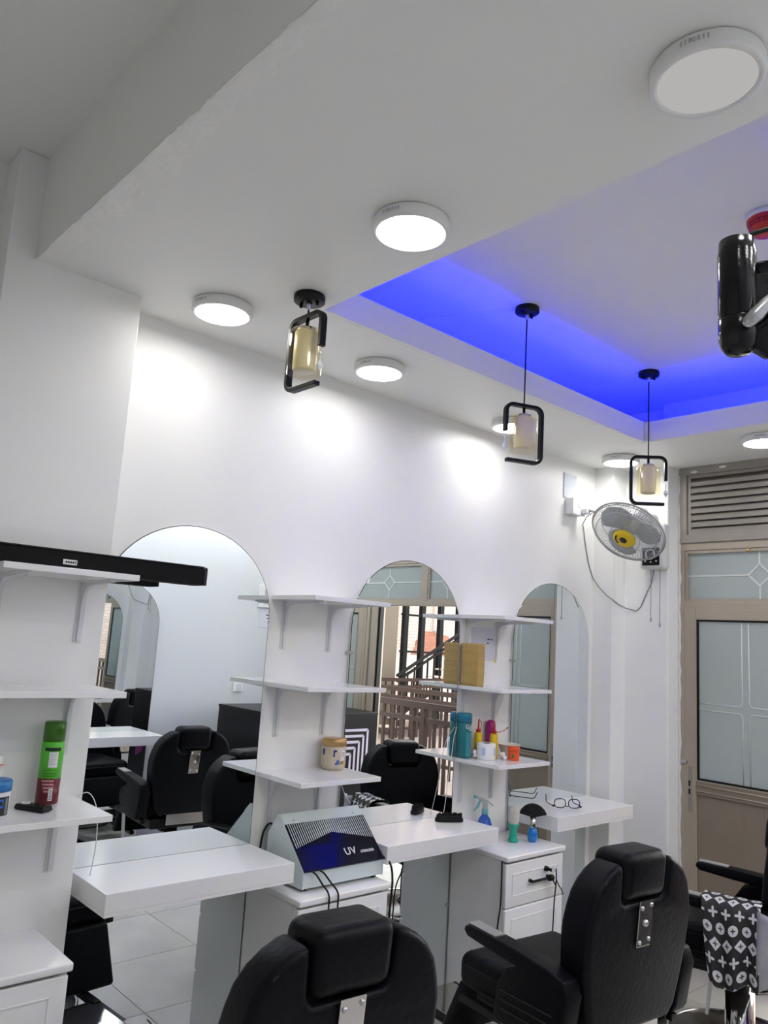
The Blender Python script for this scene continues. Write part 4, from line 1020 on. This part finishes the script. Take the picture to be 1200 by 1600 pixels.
# ---------------------------------------------------------------- bracket arm and fire beacon
t = thing('swing_arm_bracket', (.60, -2.29, 2.09), 'glossy black swing arm bracket jutting in from the right edge', 'bracket')
rd = Vector((.737, -.673, .0)); 
obj('sleeve', MB().lathe([(.0225, -.028), (.0235, -.025), (.0235, .060), (.0225, .063), (.0215, .078), (.0205, .0785), (.0001, .0785)], 28, cap=False), 'black_gloss', t)
obj('lower_sleeve', MB().lathe([(.0001, -.076), (.014, -.074), (.0205, -.066), (.0235, -.052), (.0235, -.030), (.0225, -.0285)], 28, cap=False), 'black_gloss', t)
wallp = Vector((1.50, -3.285, 2.30)) - Vector((.60, -2.29, 2.09))
d1 = Vector((wallp.x, wallp.y, 0)).normalized(); sd = Vector((-d1.y, d1.x, 0))
obj('upper_tube', MB().tube([tuple(d1 * .015 + Vector((0, 0, .035))), tuple(d1 * .12 + Vector((0, 0, .055))), tuple(wallp + Vector((0, 0, -.02)))], .013, 14), 'black_gloss', t)
obj('brace', MB().tube([tuple(d1 * .006 + Vector((0, 0, -.052))), tuple(d1 * .10 + Vector((0, 0, .020))), tuple(d1 * .45 + Vector((0, 0, .10)))], .0125, 14), 'black_gloss', t)
obj('brace_blade', MB().tube([tuple(sd * -.020 + d1 * x + Vector((-.008, -.010, z))) for x, z in ((-.006, -.050), (-.001, -.046), (.008, -.036), (.022, -.020), (.13, .075))], [.003, .008, .010, .008, .006], 12), 'steel', t, bevel=.002)
web = MB().prism([(.010, .030), (.07, .045), (.20, .072), (.22, .066), (.11, -.035), (.075, -.072), (.035, -.078), (.006, -.060)], -.011, .011, 'y'); web.v = [tuple(d1 * x + sd * y + Vector((0, 0, z))) for x, y, z in web.v]
obj('cast_block', web, 'black_gloss', t, bevel=.004, seg=3)
obj('cable', MB().tube([tuple(Vector((.005, -.005, .077))), tuple(d1 * .02 + Vector((0, 0, .090))), tuple(d1 * .06 + Vector((0, 0, .104))), tuple(d1 * .14 + Vector((0, 0, .100))), tuple(wallp)], .0035, 8), 'black', t)
obj('wall_plate', B(wallp.x - .06, wallp.x + .06, wallp.y - .003, wallp.y + .012, wallp.z - .12, wallp.z + .08), 'black_gloss', t, bevel=.003)
t = thing('fire_beacon', (2.215, -1.69, ZH), 'red fire alarm beacon on a white base on the ceiling', 'alarm')
obj('base', MB().lathe([(.0001, 0), (.062, 0), (.064, -.004), (.062, -.018), (.056, -.022), (.0001, -.022)], 36, cap=False), 'white_plastic', t)
obj('lens', MB().lathe([(.060, -.020), (.060, -.026), (.046, -.066), (.040, -.070), (.0001, -.070)], 36, cap=False), 'beacon_red', t)
vn = MB()
for k in range(20):
    a = k * PI / 10
    for zz, rr in ((-.036, .0562), (-.046, .0527)): vn.bar((rr * math.cos(a - .1), rr * math.sin(a - .1), zz), (rr * math.cos(a + .1), rr * math.sin(a + .1), zz), .003, .004, (math.cos(a), math.sin(a), 0))
obj('vent_slots', vn, 'maroon', t)

# ---------------------------------------------------------------- counter and opposite wall bits (seen in the mirrors)
CX0, CX1, CY0, CY1, CH = 3.03, 4.05, -2.90, -2.14, 1.075
t = thing('reception_counter', ((CX0 + CX1) / 2, (CY0 + CY1) / 2, 0), 'black reception counter with lilac maze lines, seen in the mirrors', 'counter')
hx, hy = (CX1 - CX0) / 2, (CY1 - CY0) / 2
obj('body', B(-hx, hx, -hy, hy, 0, CH - .02), 'counter_black', t, bevel=.002)
obj('top', B(-hx - .003, hx + .003, -hy - .003, hy + .003, CH - .0195, CH), 'black', t, bevel=.002)
def art(face, u0, u1):
    """nested angular lines and a purple bolt on one face; face 0 faces the mirrors, face 1 faces the chairs"""
    pos = (lambda u, z, e: (hx - u, hy + e, z)) if face == 0 else (lambda u, z, e: (-hx - e, -hy + u, z))
    def line(pts, m, wd=.016):
        mb = MB()
        for a, b_ in zip(pts, pts[1:]): mb.bar(pos(a[0], a[1], .002), pos(b_[0], b_[1], .002), wd if face == 1 else .003, .003 if face == 1 else wd, (0, 0, 1) if face == 0 else (0, 1, 0)) if False else mb.bar(pos(a[0], a[1], .002), pos(b_[0], b_[1], .002), wd, .003, (0, 1, 0) if face == 0 else (1, 0, 0))
        obj('maze_line', mb, m, t)
    for k in range(5 if face == 0 else 0):
        o = .10 + k * .042
        line([(.62 - .03 * k, .94 - k * .045), (o, .94 - k * .045), (o, .52 + k * .02)], 'lilac_line', .020)
    if face == 0: line([(.62, .80), (.42, .62), (.42, .48), (.56, .58), (.56, .36)], 'lilac_line', .030)
    line([(.42, .76), (.34, .66)], 'lilac_line', .016)
    line([(.34, .30), (.46, .18)], 'lilac_line', .018)
    line([(.14, .16), (.60, .16), (.60, .32)], 'purple_line', .022)
    g = MB().prism([(u, z) for u, z in ((-.07, -.12), (.06, -.06), (.08, .08), (-.02, .13), (-.09, .03))], 0, .001, 'y')
    g.v = [pos(.55 - v[0], .60 + v[2], v[1] + .0008) for v in g.v]
    obj('purple_flash', g, 'purple_glow', t)
art(0, 0, 1)
art(1, 0, 1)
t = thing('wall_notice', (3.72, YB + .001, 1.70), 'pale notice sheet on the opposite wall, seen in the left mirror', 'paper')
obj('sheet', B(-.13, .13, 0, .0015, 0, .165), 'paper', t)
for k in range(3): obj('print_line', B(-.06 + .01 * k, .0 , .0015, .002, .11 - k * .03, .118 - k * .03), 'ink', t)
t = thing('wall_frame', (3.66, YB + .001, 1.88), 'small framed certificate on the opposite wall, seen in the left mirror', 'frame')
obj('frame', B(-.10, .14, 0, .015, 0, .20), 'white_plastic', t, bevel=.002); obj('picture', B(-.04, .11, .0151, .016, .03, .17), 'grey_plastic', t)
t = thing('wall_switch', (3.43, YB + .001, 1.14), 'small white switch plate low on the opposite wall', 'switch')
obj('plate', B(-.05, .05, 0, .012, 0, .08), 'white_plastic', t, bevel=.002); obj('rocker', B(-.02, .03, .0121, .016, .015, .065), 'card_white', t, bevel=.001)

# ================================================================ OUTSIDE (seen through the doorway in the mirrors)
tag(obj('floor_outside', B(4.305, 26, -14, 6, -.08, -.02), 'ext_floor'), 'brownish landing floor outside the shop', 'floor', kind='structure')
bw = tag(obj('wall_outside', B(6, 26, -11.4, -11.0, -.05, 7), 'brick_paint'), 'pale painted brick wall beyond the staircase', 'wall', kind='structure')
pp = [(13.05, 1.42), (14.45, 1.42), (14.42, 1.72), (14.3, 1.90), (14.05, 1.93), (13.6, 1.99), (13.36, 1.97), (13.30, 1.80), (13.2, 1.74), (13.18, 1.6)]
obj('exposed_brick_patch', MB().prism(pp, -11.0, -10.97, 'y'), 'brick_raw', bw)
obj('downpipe', B(13.75, 13.95, -11.0, -10.93, 2.0, 5), 'ext_wall', bw)
obj('painted_plinth', B(11, 20, -11.0, -10.985, 0, 1.40), 'ext_wall', bw)
tag(obj('wall_outside_pier', B(8.6, 10.12, -8.9, -8.4, -.02, 5), 'ext_brown'), 'brown rendered pier outside the shop', 'pier', kind='structure')
tag(obj('wall_outside_end', B(4.4, 9, -14, -13.8, -.02, 5), 'ext_brown'), 'brown rendered wall further outside', 'wall', kind='structure')
def railing(name_lab, p0, p1, zt, zr, zb, nb, m, post=.06, bar=.028, rails=3):
    a = Vector(p0); b = Vector(p1); L = (b - a).length
    t = thing('railing', (a.x, a.y, zb), name_lab, 'railing', 'outside railings')
    d = (b - a)
    for z, h in ((zt, .06), (zr, .045), (.14, .04))[:rails]:
        obj('rail', MB().bar((0, 0, z - zb + (.0)), tuple(d + Vector((0, 0, z - zb))), .045, h), m, t)
    for k in range(nb + 1):
        f = k / nb; c = d * f; big = k % 6 == 0
        wd = post if big else bar
        obj('post' if big else 'baluster', MB().box(c.x - wd / 2, c.x + wd / 2, c.y - wd / 2, c.y + wd / 2, 0, c.z + (zt if big else zt) - zb - .03), m, t)
    return t
railing('nearest brown steel railing outside the doorway', (5.32, -4.6, 0), (5.25, .4, 0), 1.05, .915, -.02, 34, 'rail_brown')
railing('second brown steel railing further out', (7.2, -6.2, 0), (7.2, 1.0, 0), 1.03, .92, -.02, 40, 'rail_brown', .055, .026)
railing('farthest brown steel railing in front of the staircase', (7.2, -7.75, 0), (13.0, -7.75, 0), 1.0, .88, -.02, 36, 'rail_brown', .055, .026)
# steel window frame between landing and brick wall
t = thing('steel_frame', (11.38, -9.1, 0), 'black steel window grid in front of the brick wall', 'frame')
for x in (10.98, 11.47, 12.03, 12.6, 13.2): obj('post', B(x - 11.38 - .055, x - 11.38 + .055, -.05, .05, -.02, 5), 'rail_black', t)
for z in (2.24, 1.49, 3.5): obj('cross_bar', B(-.5, 1.8, -.03, .03, z - .02, z + .02), 'rail_black', t)
# staircase climbing to the right
t = thing('staircase', (9.7, -7.9, 0), 'steel staircase rising beyond the landing railing', 'staircase')
sl_ = (1.933 - 1.122) / (11.384 - 9.814)
for o_, wd in ((1.06, .045), (.96, .035), (.30, .06)):
    obj('handrail' if o_ > .5 else 'stringer', MB().bar((0, 0, o_), (2.6, 0, o_ + 2.6 * sl_), .05, wd), 'rail_brown' if o_ < .5 else 'rail_black', t)
for k in range(15):
    x = .1 + k * .17; obj('baluster', B(x - .012, x + .012, -.012, .012, .30 + x * sl_, 1.0 + x * sl_), 'rail_black', t)
for k in range(9):
    x = .0 + k * .29; obj('tread', B(x, x + .3, -1.0, -.04, .10 + k * .15, .13 + k * .15), 'ext_wall', t)
